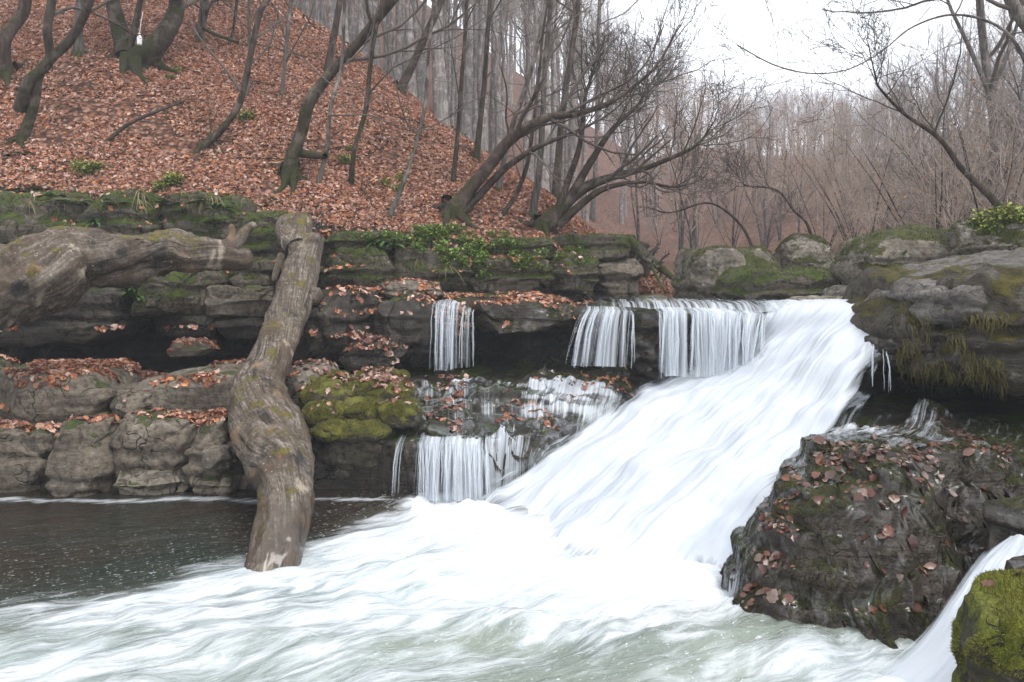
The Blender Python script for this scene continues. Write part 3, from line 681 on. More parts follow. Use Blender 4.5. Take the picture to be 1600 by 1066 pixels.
fl = lambda k: (lambda s, t, u, v: k * edge(s, .15, .15) * sst(0, .05, 1 - t) + .40 * sst(.14, .02, t) * edge(s, .1, .1) * sst(-.3, .2, n2(u, v, 1.5, 3.3)))
sheet('rock_film', [[(650, 582, 10.5), (690, 578, 10.5), (745, 578, 10.5)], [(655, 612, 9.9), (690, 612, 9.9), (742, 605, 9.95)], [(650, 655, 9.2), (695, 655, 9.2), (748, 650, 9.25)], [(648, 690, 8.72), (700, 690, 8.70), (762, 692, 8.68)]],
      90, 70, 'film', .02, fl(.46), 7.0, 'thin sheet of water sliding across the ledge to the low curtain', bv=BT)
sheet('rock_film', [[(750, 574, 10.7), (880, 566, 10.4), (1020, 582, 9.9)], [(735, 600, 10.0), (850, 602, 9.9), (1000, 606, 9.7)], [(745, 650, 9.3), (830, 660, 9.2), (930, 655, 9.15)], [(750, 700, 8.8), (800, 715, 8.75), (870, 700, 8.9)], [(745, 775, 8.4), (775, 768, 8.45), (820, 750, 8.6)]],
      150, 150, 'film', .05, fl(.60), 8.0, 'broken water streaking over the brown stepped rock', fa=3.0, fl=1.2, bv=BT)
sheet('rock_film', [[(1350, 616, 8.0), (1450, 630, 7.8), (1640, 690, 7.4)], [(1300, 670, 7.2), (1430, 690, 6.9), (1640, 740, 6.4)], [(1225, 790, 6.6), (1310, 780, 6.5), (1450, 770, 6.2)]],
      90, 120, 'film', .02, (lambda s, t, u, v: .62 * edge(s, .12, .12) * edge(t, .05, .2)), 9.0, 'shallow water fanning out over the rock shelf', bv=BT)

sheet('rock_film', [[(1285, 690, 7.2), (1330, 690, 7.1), (1390, 690, 7.0)], [(1225, 760, 6.8), (1262, 770, 6.6), (1310, 775, 6.5)], [(1170, 840, 6.35), (1200, 850, 6.2), (1240, 855, 6.05)], [(1105, 935, 5.85), (1125, 945, 5.7), (1150, 955, 5.6)]],
      120, 60, 'film', .02, (lambda s, t, u, v: .54 * sst(0, .45, 1 - s) * sst(-.35, .2, n2(u, v, 2.0, 6.1))), 12.0, 'thin water streaming down the flank of the dark wet rock', bv=BT)
# narrow side fall at the right edge
sheet('side_fall', [[(1575, 836, 5.2), (1600, 838, 5.0), (1640, 850, 4.7)], [(1530, 868, 4.95), (1570, 880, 4.75), (1625, 890, 4.5)], [(1490, 930, 4.75), (1530, 945, 4.6), (1570, 960, 4.4)], [(1440, 1000, 4.74), (1490, 1020, 4.5), (1535, 1040, 4.3)], [(1375, 1052, 4.82), (1440, 1090, 4.45), (1510, 1130, 4.2)]],
      160, 70, 'fall', .03, lambda s, t, u, v: .60 * edge(s, .2, .15) + .25, 11.0, 'narrow side fall pouring past the mossy corner rock')

# pool
xs, ys = np.arange(-9.0, 5.0, .035), np.concatenate([np.arange(2.2, 4.2, .08), np.arange(4.2, 9.6, .035)])
X, Y = np.meshgrid(xs, ys, indexing='ij')
base = np.array([W(*p)[:2] for p in [(640, 800, 8.2), (700, 800, 8.1), (790, 840, 7.3), (880, 870, 6.8), (990, 890, 6.5), (1095, 925, 6.05), (1105, 960, 5.6)]])
db = np.full(X.shape, 99.0)
for a, b in zip(base[:-1], base[1:]):
    e = b - a; t = np.clip(((X - a[0]) * e[0] + (Y - a[1]) * e[1]) / (e @ e), 0, 1); db = np.minimum(db, np.hypot(X - a[0] - e[0] * t, Y - a[1] - e[1] * t))
fd = nrm(np.array([-.88, -.47])); sx = X * fd[0] + Y * fd[1]; ac = -X * fd[1] + Y * fd[0]       # along / across the outflow
# the back eddy beyond the log stays dark: measured from the line log foot -> bottom left
ln = np.array([W(640, 806, 8.0)[:2], W(470, 868, 6.85)[:2], W(200, 940, 5.85)[:2], W(-60, 985, 5.4)[:2], W(-400, 1010, 5.1)[:2]])
ly = np.interp(X, ln[::-1, 0], ln[::-1, 1])
fo = sst(1.15, -.85, Y - ly + .40 * n2(X, Y, .9, 51.0)); fo = np.where(X > -1.0, np.maximum(fo, sst(.9, .1, db)), fo)
near = sst(5.9, 5.1, Y + .25 * n2(X, Y, .8, 52.0)); rgt = sst(-1.8, .6, X)
foam = fo * (1 - .42 * near * rgt - .28 * near) * (1 - .30 * sst(.0, .5, n2(sx * .5, ac * .9, 1.0, 64.0)) * sst(.8, 2.0, db))
foam = np.maximum(foam, .52 * np.exp(-((Y - frontA(X) + .42) / .13) ** 2) * (X < -.8))
foam = np.maximum(foam, .95 * np.exp(-(np.hypot(X - W(700, 780, 8.3)[0], (Y - 8.2) * 1.2) / .55) ** 2))
foam = np.maximum(foam, 1.0 * np.exp(-((np.hypot((X - 2.15) * .85, (Y - 4.72) * 1.2)) / .62) ** 2))
sw = 1 - np.abs(n2(sx * .55 + .5 * n2(X, Y, .6, 61.0), ac * 1.5, 1.0, 62.0)) * 3.6
foam = np.maximum(foam, .66 * np.clip(sw, 0, 1) * sst(2.3, .5, Y - ly) * sst(-.25, .25, n2(X, Y, .7, 63.0)))
foam = np.clip(foam, .06, 1)
green = np.clip(fo * (.30 + .8 * near), 0, 1)
fleck = sst(3.2, .2, Y - ly)
Z = .035 * n2(sx * .9, ac * 1.5, 1.0, 53.0) + .018 * n2(sx * 2.2, ac * 4, 1.0, 54.0)
Z = Z * (.35 + 1.1 * fo) + .10 * fo * np.abs(n2(sx * .7, ac * .9, 1.0, 55.0)) + np.exp(-(db / .6) ** 2) * (.05 + .06 * n2(X, Y, 1.6, 57.0) + .05 * n2(sx * 3, ac * 7, 1.0, 58.0)) + .05 * fo * n2(sx * 1.6, ac * 2.6, 1.0, 59.0) * sst(3.5, .5, db)
hump = lambda px, py, d, sx_, sy_, h: h * np.exp(-((X - W(px, py, d)[0]) / sx_) ** 2 - ((Y - d) / sy_) ** 2)
Z = Z + hump(760, 985, 5.35, 1.1, .16, .10) + hump(420, 1005, 5.1, .9, .2, .07) + hump(640, 900, 6.3, .8, .3, .09)
V = np.stack([X, Y, Z], -1).reshape(-1, 3)
pool = mesh('pool', V, grid_faces(len(xs), len(ys)), M['pool'], attrs={'foam': foam.ravel(), 'green': green.ravel(), 'fleck': fleck.ravel(), 'pure': np.clip(np.exp(-(db / .75) ** 2) * 1.1, 0, 1).ravel()},
            uv=np.stack([ac, sx], -1).reshape(-1, 2))
tag(pool, 'churning foam-streaked pool below the falls', kind='structure')
V = np.array([(-40, -12, -.9), (40, -12, -.9), (40, 14, -.9), (-40, 14, -.9)]); mesh('stream_bed', V, np.array([[0, 1, 2, 3]]), M['rock_wet']); tag(bpy.data.objects['stream_bed'], 'dark stream bed under the pool', kind='structure')

# ------------------------------------------------------------------ fallen logs
def log(name, pts, mat, label, sides=40, n=150, seed=1, flat=1.0, knots=(), rough=.10, slim=.75):
    P = catmull(np.array([W(x, y, d) for x, y, d, _ in pts]), n); R = catmull(np.array([[r / 2 / FPX * d * slim] for _, _, d, r in pts]), n)[:, 0]
    T = nrm(np.gradient(P, axis=0)); U = nrm(np.cross(T, np.array([0, -1.0, .25]))); Wv = np.cross(T, U)
    a = np.arange(sides + 1) * 2 * math.pi / sides; L = np.concatenate([[0], np.cumsum(np.linalg.norm(np.diff(P, axis=0), axis=1))])
    A, LL = np.meshgrid(a, L); q = np.stack([np.cos(A) * 1.2, np.sin(A) * 1.2, LL * 1.4 + seed * 9], -1)
    tw = np.stack([np.cos(A + LL * .9) * 3.4, np.sin(A + LL * .9) * 3.4, LL * .5 + seed], -1)
    rad = R[:, None] * (1 + rough * 2.0 * fbm(q, 3) + rough * .75 * fbm(tw * 1.6, 3) + .05 * fbm(q * 4, 4) - .035 * np.abs(noise(np.stack([np.cos(A) * 5, np.sin(A) * 5, LL * 1.1 + seed], -1))) - .05 * np.exp(-(noise(np.stack([np.cos(A) * 2.2, np.sin(A) * 2.2, LL * .55 + seed * 3], -1)) / .05) ** 2))
    for kt, ka, kh, kw in knots:
        da = np.angle(np.exp(1j * (A - ka))); rad = rad + kh * np.exp(-((LL / L[-1] - kt) / kw) ** 2 - (da / .55) ** 2)
    S = P[:, None] + rad[..., None] * (np.cos(A)[..., None] * U[:, None] + np.sin(A)[..., None] * Wv[:, None])
    V = S.reshape(-1, 3); Fq = grid_faces(n, sides + 1)
    uv = np.stack([A / (2 * math.pi) * 1.5 + LL * .12, LL], -1).reshape(-1, 2)
    c0, c1 = len(V), len(V) + 1
    V = np.concatenate([V, [P[0] - T[0] * R[0] * .35, P[-1] + T[-1] * R[-1] * .35]]); uv = np.concatenate([uv, uv[[0, -1]]])
    j = np.arange(sides); b = (n - 1) * (sides + 1)
    caps = np.concatenate([np.stack([np.full(sides, c0), j, j + 1], -1), np.stack([np.full(sides, c1), b + j + 1, b + j], -1)])
    root = empty(name, P[np.argmin(P[:, 2])]); tag(root, label, 'log')
    mesh('trunk', V, [Fq, caps], M[mat], parent=root, uv=uv)
    return root, P, R

big, _, _ = log('fallen_log', [(-190, 485, 8.3, 240), (-60, 458, 8.7, 205), (20, 440, 8.95, 178), (80, 422, 9.15, 150), (125, 405, 9.35, 128), (170, 404, 9.5, 104), (225, 398, 9.8, 92), (268, 392, 10.0, 88), (300, 398, 10.1, 68), (345, 400, 10.3, 58), (378, 404, 10.45, 50), (392, 402, 10.5, 36)],
                'log', 'massive gnarled grey log lying across the rock ledge', seed=3, rough=.16,
                knots=[(.40, 1.2, .10, .05), (.60, 1.0, .06, .04), (.74, 1.4, .09, .035), (.43, -.8, .07, .03), (.9, 1.7, .05, .03)])
def limb(root, pts, mat, name='branch_stub', sides=10, n=16, rough=.2, seed=1.0):
    P = catmull(np.array([W(x, y, d) for x, y, d, _ in pts]), n); R = catmull(np.array([[r / 2 / FPX * d] for _, _, d, r in pts]), n)[:, 0]
    T = nrm(np.gradient(P, axis=0))
    V, Fq = tubes(P[None], R[None], sides, rough, seed)
    uv = np.stack([np.tile(np.arange(sides) / sides, n), np.repeat(np.linspace(0, 1, n), sides)], -1)
    tip = len(V); V = np.concatenate([V, [P[-1] + T[-1] * R[-1] * .5]]); b = (n - 1) * sides; j = np.arange(sides)
    return mesh(name, V, [Fq, np.stack([b + j, b + (j + 1) % sides, np.full(sides, tip)], -1)], M[mat], parent=root, uv=np.concatenate([uv, uv[-1:]]))
limb(big, [(340, 400, 10.3, 30), (368, 382, 10.4, 22), (385, 360, 10.5, 16), (398, 350, 10.5, 10)], 'log')
limb(big, [(345, 395, 10.3, 24), (362, 372, 10.4, 15), (362, 352, 10.4, 10)], 'log', seed=2.0)
lean, _, _ = log('leaning_log', [(496, 372, 11.75, 34), (484, 390, 11.6, 56), (470, 424, 11.2, 70), (456, 470, 10.7, 80), (442, 515, 10.2, 84), (424, 560, 9.7, 86), (405, 602, 9.3, 104), (404, 640, 8.8, 124), (424, 690, 8.3, 138), (444, 730, 7.8, 122), (446, 775, 7.35, 104), (440, 825, 6.95, 100), (430, 876, 6.65, 104), (412, 930, 6.4, 96)],
                 'log_wet', 'pale barkless log leaning from the bank down into the foaming pool', seed=5, rough=.09, n=220, sides=48,
                 knots=[(.63, 2.6, .06, .05), (.72, .2, .10, .05), (.76, 1.4, .07, .06), (.10, .3, .07, .03)])
limb(lean, [(478, 395, 11.55, 40), (452, 372, 11.9, 34), (447, 350, 12.1, 26), (462, 340, 12.2, 18)], 'log', name='root_stub', sides=14, seed=3.0)
limb(lean, [(470, 392, 11.6, 44), (470, 362, 12.0, 36), (474, 342, 12.3, 26)], 'log', name='root_stub', sides=14, seed=8.0)
limb(lean, [(440, 400, 11.6, 14), (432, 425, 11.3, 12), (428, 440, 11.2, 8)], 'log', name='root_stub', seed=5.0)
limb(lean, [(470, 455, 10.9, 40), (488, 462, 10.9, 32), (500, 462, 10.9, 24)], 'log', name='burl', sides=14, seed=6.0)

# ------------------------------------------------------------------ trees
def spawn(P, R, k, t0, t1, ratio, ang, up, n, rg, rr=.55, wig=.25, rmin=.004, lbase=None):
    """k side branches on every polyline of P"""
    B, m, _ = P.shape
    L = np.linalg.norm(np.diff(P, axis=1), axis=2).sum(1) if lbase is None else np.full(B, lbase)
    pi = np.repeat(np.arange(B), k); t = t0 + (t1 - t0) * ((np.tile(np.arange(k), B) + rg.rand(B * k)) / k)
    f = t * (m - 1); i = np.minimum(f.astype(int), m - 2); f = (f - i)[:, None]
    S = P[pi, i] * (1 - f) + P[pi, i + 1] * f; r0 = (R[pi, i] * (1 - f[:, 0]) + R[pi, i + 1] * f[:, 0]) * rr
    T = nrm(P[pi, i + 1] - P[pi, i]); q = nrm(np.cross(T, rg.normal(size=T.shape)))
    a = np.radians(ang + rg.normal(size=(B * k, 1)) * 12); D = nrm(np.cos(a) * T + np.sin(a) * q)
    ln = L[pi] * ratio * (1.15 - .55 * t) * (.6 + .7 * rg.rand(B * k)); st = (ln / (n - 1))[:, None]
    Q = np.empty((B * k, n, 3)); Q[:, 0] = S
    for j in range(1, n):
        D = nrm(D + rg.normal(size=D.shape) * wig + np.array([0, 0, up])); Q[:, j] = Q[:, j - 1] + D * st
    RR = np.maximum(r0, rmin)[:, None] * np.linspace(1, .35, n)[None]; RR = np.maximum(RR, rmin * .7)
    return Q, RR

def wood(P0, R0, rg, cfg, sides=(5, 3, 3), rmin=.004):
    """trunk polyline -> list of branch levels"""
    P, R = P0[None], R0[None]; out = []
    for c in cfg:
        Q, q = spawn(P, R, rg=rg, rmin=rmin, **c); out.append((Q, q)); P, R = Q, q
    Vs, Fs, o = [], [], 0
    for (Q, q), sd in zip(out, sides):
        V, F_ = tubes(Q, q, sd); Vs.append(V); Fs.append(F_ + o); o += len(V)
    return np.concatenate(Vs), np.concatenate(Fs), out

LEAF_PAL = 1.42 * np.array([(.20, .075, .040), (.26, .105, .055), (.15, .055, .032), (.30, .14, .08), (.33, .20, .15), (.38, .26, .21), (.09, .04, .026), (.24, .09, .045), (.33, .14, .06), (.34, .22, .175), (.28, .14, .095)])
def leaf_cloud(P, N, size, rg, pal, tilt=.45, detail=False, lift=.35, bright=(.65, 1.25)):
    """one curled leaf per point -> vertices, faces, colours"""
    n = len(P); nn = nrm(N + rg.normal(size=(n, 3)) * tilt); t = nrm(np.cross(nn, rg.normal(size=(n, 3)))); b = np.cross(nn, t)
    L = (size * (.6 + .8 * rg.rand(n)))[:, None]; wd = L * (.28 + .16 * rg.rand(n))[:, None]
    c1, c2 = L * (rg.rand(n, 1) * lift), L * ((rg.rand(n, 1) - .25) * lift * 1.2)
    P = P + nn * L * .08
    if detail:
        pts = [P - t * L * .5, P - t * L * .15 - nn * c1 * .3, P + t * L * .2 - nn * c1 * .3, P + t * L * .52 + nn * c2,
               P - t * L * .18 + b * wd + nn * c1 * .6, P + t * L * .18 + b * wd * .8 + nn * c2, P - t * L * .18 - b * wd + nn * c2, P + t * L * .18 - b * wd * .8 + nn * c1 * .7]
        tri = np.array([(0, 1, 4), (1, 2, 5), (1, 5, 4), (2, 3, 5), (0, 6, 1), (1, 7, 2), (1, 6, 7), (2, 7, 3)]); m = 8
    else:
        pts = [P - t * L * .5, P + t * L * .5 + nn * c2, P + b * wd + nn * c1, P - b * wd + nn * c1 * .8, P - nn * c1 * .15]
        tri = np.array([(0, 4, 2), (4, 1, 2), (0, 3, 4), (4, 3, 1)]); m = 5
    V = np.stack(pts, 1).reshape(-1, 3); Fq = (tri[None] + (np.arange(n) * m)[:, None, None]).reshape(-1, 3)
    c = pal[rg.randint(0, len(pal), n)] * (bright[0] + (bright[1] - bright[0]) * rg.rand(n, 1))
    return V, Fq, np.repeat(c, m, 0)

def px_tree(name, pts, label, bark, seed, cfg, twig='twig', grow=7.0, away=0.0, d=None, group='trees on the leafy slope', roots=0, stems=(), leaves=0, sides=12, rmin=.0045):
    """a tree whose stem follows surveyed points (px, py, width px); grow = metres of trunk above the last point"""
    rg = np.random.RandomState(seed)
    if d is None: d = ground_d(pts[0][0], pts[0][1])
    def stem(pts, d, first):
        n0 = len(pts); dd = d + away * np.linspace(0, 1, n0)
        C = np.array([W(x, y, q) for (x, y, _), q in zip(pts, dd)]); R = np.array([wd * .60 / 2 / FPX * q for (_, _, wd), q in zip(pts, dd)])
        C[1:, 1] += rg.normal(size=n0 - 1) * .12
        if grow > 0:
            D = nrm(C[-1] - C[-2]); k = 4
            for j in range(k):
                D = nrm(D + np.array([0, 0, .22]) + rg.normal(size=3) * .1); C = np.concatenate([C, [C[-1] + D * grow / k]]); R = np.append(R, R[n0 - 1] * (1 - .2 * (j + 1)))
        if first: C = np.concatenate([[C[0] - np.array([0, 0, .25])], C]); R = np.concatenate([[R[0] * 1.5], R]); R[1] *= 1.15
        n = 44; return catmull(C, n), np.maximum(catmull(R[:, None], n)[:, 0], .01)
    P, R = stem(pts, d, True)
    root = empty(name, P[0] + np.array([0, 0, .25])); tag(root, label, 'tree', group)
    Vt, Ft = tubes(P[None], R[None], sides, .16, seed)
    mesh('trunk', Vt, Ft, M[bark], parent=root)
    Vs, Fs, o, tips = [], [], 0, []
    def crown(P, R):
        nonlocal o
        V, F_, lv = wood(P, R, rg, cfg, rmin=rmin); Vs.append(V); Fs.append(F_ + o); o += len(V); tips.append(lv[-1][0][:, -2:].reshape(-1, 3))
    crown(P, R)
    for st in stems:
        P2, R2 = stem(st, d, False); V, F_ = tubes(P2[None], R2[None], 9, .16, seed + 1); mesh('stem', V, F_, M[bark], parent=root); crown(P2, R2)
    for j in range(roots):
        a = 2 * math.pi * (j + rg.rand() * .6) / roots; ln = R[3] * (2.0 + 1.6 * rg.rand()); b = P[2]; a2 = a + np.linspace(0, rg.normal() * .6, 7)
        xy = b[:2] + np.stack([np.cos(a2), np.sin(a2)], -1) * (np.linspace(.25, 1, 7) * ln)[:, None]
        Q = np.column_stack([xy, ground(xy[:, 0], xy[:, 1]) + R[3] * np.array([.55, .25, .08, .0, -.03, -.08, -.15])])
        V, F_ = tubes(Q[None], (R[3] * np.array([.50, .40, .30, .24, .19, .14, .08]))[None], 8, .3, j); mesh('root', V, F_, M[bark], parent=root)
    mesh('crown', np.concatenate(Vs), np.concatenate(Fs), M[twig], parent=root)
    if leaves:
        tp = np.concatenate(tips); tp = tp[rg.randint(0, len(tp), leaves)] + rg.normal(size=(leaves, 3)) * .05
        V, F_, c = leaf_cloud(tp, rg.normal(size=(leaves, 3)), .06, rg, np.array([(.36, .16, .06), (.30, .12, .05), (.42, .24, .10)])); mesh('hanging_leaves', V, F_, M['leaf'], parent=root, attrs={'col': c}, smooth=False).__setitem__('kind', 'stuff')
    return root

C_TALL = [dict(k=12, t0=.42, t1=1, ratio=.28, ang=48, up=.06, n=9, rr=.42, wig=.16), dict(k=6, t0=.2, t1=1, ratio=.45, ang=40, up=.05, n=6, wig=.2), dict(k=4, t0=.2, t1=1, ratio=.5, ang=38, up=.04, n=5, wig=.2)]
C_BUSHY = [dict(k=16, t0=.30, t1=1, ratio=.42, ang=42, up=.10, n=11, rr=.5, wig=.15), dict(k=8, t0=.15, t1=1, ratio=.42, ang=42, up=.04, n=7, wig=.2), dict(k=5, t0=.15, t1=1, ratio=.5, ang=40, up=.03, n=5, wig=.22)]
C_THIN = [dict(k=9, t0=.25, t1=1, ratio=.22, ang=50, up=.08, n=8, rr=.45, wig=.16), dict(k=5, t0=.2, t1=1, ratio=.45, ang=40, up=.05, n=5, wig=.2), dict(k=3, t0=.3, t1=1, ratio=.5, ang=38, up=.04, n=4, wig=.2)]
NEAR = [
 ('slope_tree', [(8, 118, 38), (14, 70, 33), (26, 10, 30), (34, -40, 28)], 'stout brown tree rooted beside the forked mossy tree', 'bark_brown', C_TALL, dict(roots=4)),
 ('slope_tree', [(34, 222, 26), (52, 160, 25), (66, 112, 26), (105, 55, 22), (138, 0, 20), (150, -40, 18)], 'forked tree with mossy leaning stems and an exposed root base', 'bark_mossy', C_TALL, dict(roots=4, stems=[[(30, 172, 34), (55, 130, 28), (76, 95, 24), (84, 50, 22), (88, -10, 20)]])),
 ('slope_tree', [(123, 88, 24), (126, 50, 22), (130, 0, 20), (133, -40, 20)], 'straight grey trunk standing behind the forked mossy tree', 'bark_grey', C_TALL, dict(roots=3)),
 ('slope_tree', [(212, 98, 60), (240, 78, 52), (260, 45, 46), (268, 5, 42), (272, -40, 38)], 'old mossy tree of several thick stems with a white bottle hung on it', 'bark_mossy', C_TALL, dict(roots=5, sides=16, stems=[[(195, 85, 50), (184, 45, 42), (176, 0, 36), (172, -40, 34)], [(200, 88, 20), (212, 45, 16), (220, 0, 14), (224, -40, 12)]])),
 ('slope_tree', [(316, 232, 22), (345, 205, 18), (372, 160, 17), (390, 90, 16), (405, 20, 14), (420, -20, 13)], 'slender dark tree curving up from a bare patch of slope', 'bark_brown', C_THIN, dict(roots=2)),
 ('slope_tree', [(452, 280, 46), (456, 248, 36), (470, 205, 32), (482, 165, 31), (505, 125, 27), (560, 62, 25), (622, -2, 24), (650, -30, 22)], 'crooked mossy tree with flared green roots leaning over the slope', 'bark_mossy', C_TALL, dict(roots=6, sides=16)),
 ('slope_tree', [(497, 288, 13), (512, 235, 11), (524, 170, 10), (534, 100, 9), (540, 0, 8)], 'thin pale sapling standing close beside the crooked mossy tree', 'bark_grey', C_THIN, dict()),
 ('slope_tree', [(549, 287, 15), (558, 240, 12), (572, 170, 12), (584, 95, 11), (597, 10, 10), (602, -30, 9)], 'thin tree with bands of dark moss around its stem', 'bark_mossy', C_THIN, dict(roots=2)),
 ('slope_tree', [(625, 142, 24), (645, 100, 21), (668, 50, 20), (690, 0, 18), (700, -30, 17)], 'leaning grey-brown tree high on the slope beside the hazy wood', 'bark_brown', C_TALL, dict(roots=3)),
 ('slope_tree', [(609, 338, 13), (630, 290, 11), (650, 220, 10), (664, 160, 10), (668, 80, 9), (676, -10, 8)], 'thin bent stem rising just above the mossy stone wall', 'bark_grey', C_THIN, dict()),
 ('slope_tree', [(708, 285, 13), (715, 215, 11), (721, 130, 10), (728, 40, 9), (730, -20, 9)], 'straight thin mossy trunk on the leaf slope', 'bark_mossy', C_THIN, dict()),
 ('slope_tree', [(744, 250, 16), (750, 190, 14), (757, 120, 13), (762, 50, 12), (766, -20, 11)], 'straight dark mossy trunk rising behind the big leaning tree', 'bark_mossy', C_THIN, dict()),
 ('slope_tree', [(706, 335, 50), (735, 295, 36), (768, 255, 31), (800, 218, 28), (850, 187, 22), (905, 178, 16), (960, 158, 12), (1010, 120, 8)], 'big twin-stemmed tree leaning far out over the stream', 'bark_brown', C_BUSHY, dict(grow=1.2, roots=5, sides=14, stems=[[(722, 330, 28), (752, 300, 20), (790, 262, 17), (840, 232, 13), (890, 210, 9), (930, 190, 6)]])),
 ('slope_tree', [(846, 358, 44), (880, 322, 34), (915, 292, 28), (960, 275, 20), (1010, 262, 14), (1070, 238, 9)], 'low leaning clump of dark stems at the foot of the slope', 'bark_brown', C_BUSHY, dict(grow=.8, roots=4, sides=14, stems=[[(862, 352, 30), (896, 300, 24), (925, 250, 18), (955, 205, 13), (1000, 160, 9)], [(872, 352, 26), (910, 318, 20), (945, 296, 14), (1000, 285, 9), (1050, 292, 6)], [(862, 350, 22), (885, 290, 18), (905, 230, 14), (915, 150, 10)]])),
 ('slope_tree', [(778, 298, 16), (790, 240, 14), (803, 190, 13), (830, 110, 11), (850, 20, 10)], 'slim grey tree leaning behind the twin-stemmed tree', 'bark_grey', C_THIN, dict()),
 ('slope_tree', [(786, 336, 13), (806, 305, 12), (822, 265, 11), (830, 220, 9), (842, 120, 8)], 'short bent sapling between the two leaning trees', 'bark_brown', C_THIN, dict(grow=3)),
 ('slope_tree', [(832, 338, 20), (842, 270, 16), (848, 190, 15), (852, 100, 14), (862, -10, 13)], 'upright grey trunk standing behind the low leaning clump', 'bark_grey', C_TALL, dict()),
 ('slope_tree', [(868, 310, 20), (874, 230, 18), (884, 140, 16), (900, 40, 14), (906, -20, 13)], 'upright mossy trunk at the edge of the leaf slope', 'bark_mossy', C_TALL, dict()),
 ('slope_tree', [(925, 345, 14), (930, 270, 12), (934, 160, 11), (936, 40, 10), (938, -20, 10)], 'tall pale stem past the end of the leaf slope', 'bark_grey', C_TALL, dict()),
 ('slope_tree', [(440, 150, 12), (446, 110, 11), (452, 50, 10), (456, -10, 10)], 'pale straight sapling high on the slope', 'bark_grey', C_THIN, dict()),
 ('slope_tree', [(313, 62, 22), (320, 30, 20), (326, -20, 18)], 'grey trunk near the top of the slope with a low side limb', 'bark_grey', C_TALL, dict(stems=[[(318, 36, 12), (340, 10, 10), (372, -6, 8)]])),
 ('slope_tree', [(358, 72, 8), (364, 40, 7), (370, -10, 7)], 'thin dark sapling near the top of the slope', 'bark_brown', C_THIN, dict()),
 ('slope_tree', [(385, 150, 10), (384, 90, 9), (388, 20, 8), (390, -20, 8)], 'pale sapling behind the slender curving tree', 'bark_grey', C_THIN, dict()),
 ('slope_tree', [(512, 115, 20), (520, 60, 18), (532, -10, 16)], 'reddish trunk behind the crooked mossy tree', 'bark_brown', C_TALL, dict()),
]
for i, (nm, pts, lab, bark, cfg, kw) in enumerate(NEAR):
    px_tree(nm, pts, lab, bark, 200 + i, cfg, **kw)

# right bank trees
R_ = dict(group='trees on the right bank')
px_tree('bank_tree', [(1640, 330, 40), (1628, 200, 38), (1612, 90, 34), (1594, 20, 30), (1578, -40, 28)], 'stout pale tree with arching limbs standing on the right bank', 'bark_grey', 301, C_TALL, d=12.5, stems=[[(1612, 110, 12), (1570, 45, 8), (1500, 20, 6), (1430, 40, 5), (1370, 85, 3)]], grow=3, **R_)
px_tree('bank_tree', [(1556, 318, 16), (1510, 262, 14), (1470, 215, 12), (1420, 175, 9), (1370, 140, 6)], 'dark stem slanting out over the pale blocky boulder', 'bark_brown', 302, C_BUSHY, d=13, grow=.8, **R_)
px_tree('bank_tree', [(1555, 330, 26), (1552, 220, 24), (1546, 110, 21), (1536, 0, 18), (1532, -40, 17)], 'tall grey many-limbed tree rising above the brush', 'bark_grey', 303, C_BUSHY, d=22, grow=4, stems=[[(1552, 160, 14), (1520, 80, 11), (1490, 10, 8)], [(1548, 150, 13), (1580, 70, 10), (1600, 0, 8)]], **R_)
px_tree('bank_tree', [(1178, 395, 8), (1160, 350, 7), (1110, 318, 5), (1060, 330, 4)], 'thin bare branch tree bending over the square boulder', 'bark_brown', 304, C_THIN, d=15, grow=.5, **R_)
px_tree('bank_tree', [(1272, 392, 9), (1262, 350, 8), (1240, 330, 6), (1205, 300, 5), (1170, 290, 4)], 'crooked thin tree arching behind the small rounded boulder', 'bark_brown', 305, C_BUSHY, d=15, grow=.4, **R_)

# woods behind: a few kinds of tree, each copied as its own tree
def proto_tree(name, h, r, seed, cfg, bark, twig, lean=.05, leaves=0, pal=None, forks=0, rmin=.006, lsize=.08):
    rg = np.random.RandomState(seed); n = 30; t = np.linspace(0, 1, n)
    def path(h, r, x0, lean):
        P = np.stack([lean * h * t ** 1.5 * math.cos(seed) + .012 * h * noise(np.stack([t * 4, t * 0 + seed, t * 0], -1)), lean * h * t ** 1.5 * math.sin(seed) + .012 * h * noise(np.stack([t * 4, t * 0, t * 0 + seed], -1)), t * h - .4], -1)
        return P, np.maximum(r * (1 - .85 * t) * (1 + .5 * np.exp(-t * 25)), rmin)
    paths = [path(h, r, 0, lean)]
    for j in range(forks):
        P, R = path(h * (.7 + .3 * rg.rand()), r * (.5 + .4 * rg.rand()), 0, lean + .1 + .25 * rg.rand()); a = rg.rand() * 6.28; c, s = math.cos(a), math.sin(a)
        P[:, :2] = np.stack([P[:, 0] * c - P[:, 1] * s, P[:, 0] * s + P[:, 1] * c], -1); paths.append((P, R))
    V, Ft = tubes(np.stack([p for p, _ in paths]), np.stack([q for _, q in paths]), 8, .12, seed)
    parts = [('trunk', make_data(name + '_trunk', V, Ft, M[bark]))]
    Vs, Fs, o, tips = [], [], 0, []
    for P, R in paths:
        V, F_, lv = wood(P, R, rg, cfg, rmin=rmin); Vs.append(V); Fs.append(F_ + o); o += len(V); tips.append(lv[-1][0][:, -2:].reshape(-1, 3))
    parts.append(('crown', make_data(name + '_crown', np.concatenate(Vs), np.concatenate(Fs), M[twig])))
    if leaves:
        tp = np.concatenate(tips); tp = tp[rg.randint(0, len(tp), leaves)] + rg.normal(size=(leaves, 3)) * .12
        V, F_, c = leaf_cloud(tp, rg.normal(size=(leaves, 3)), lsize, rg, np.array(pal)); parts.append(('hanging_leaves', make_data(name + '_leaves', V, F_, M['leaf'], attrs={'col': c}, smooth=False)))
    return parts
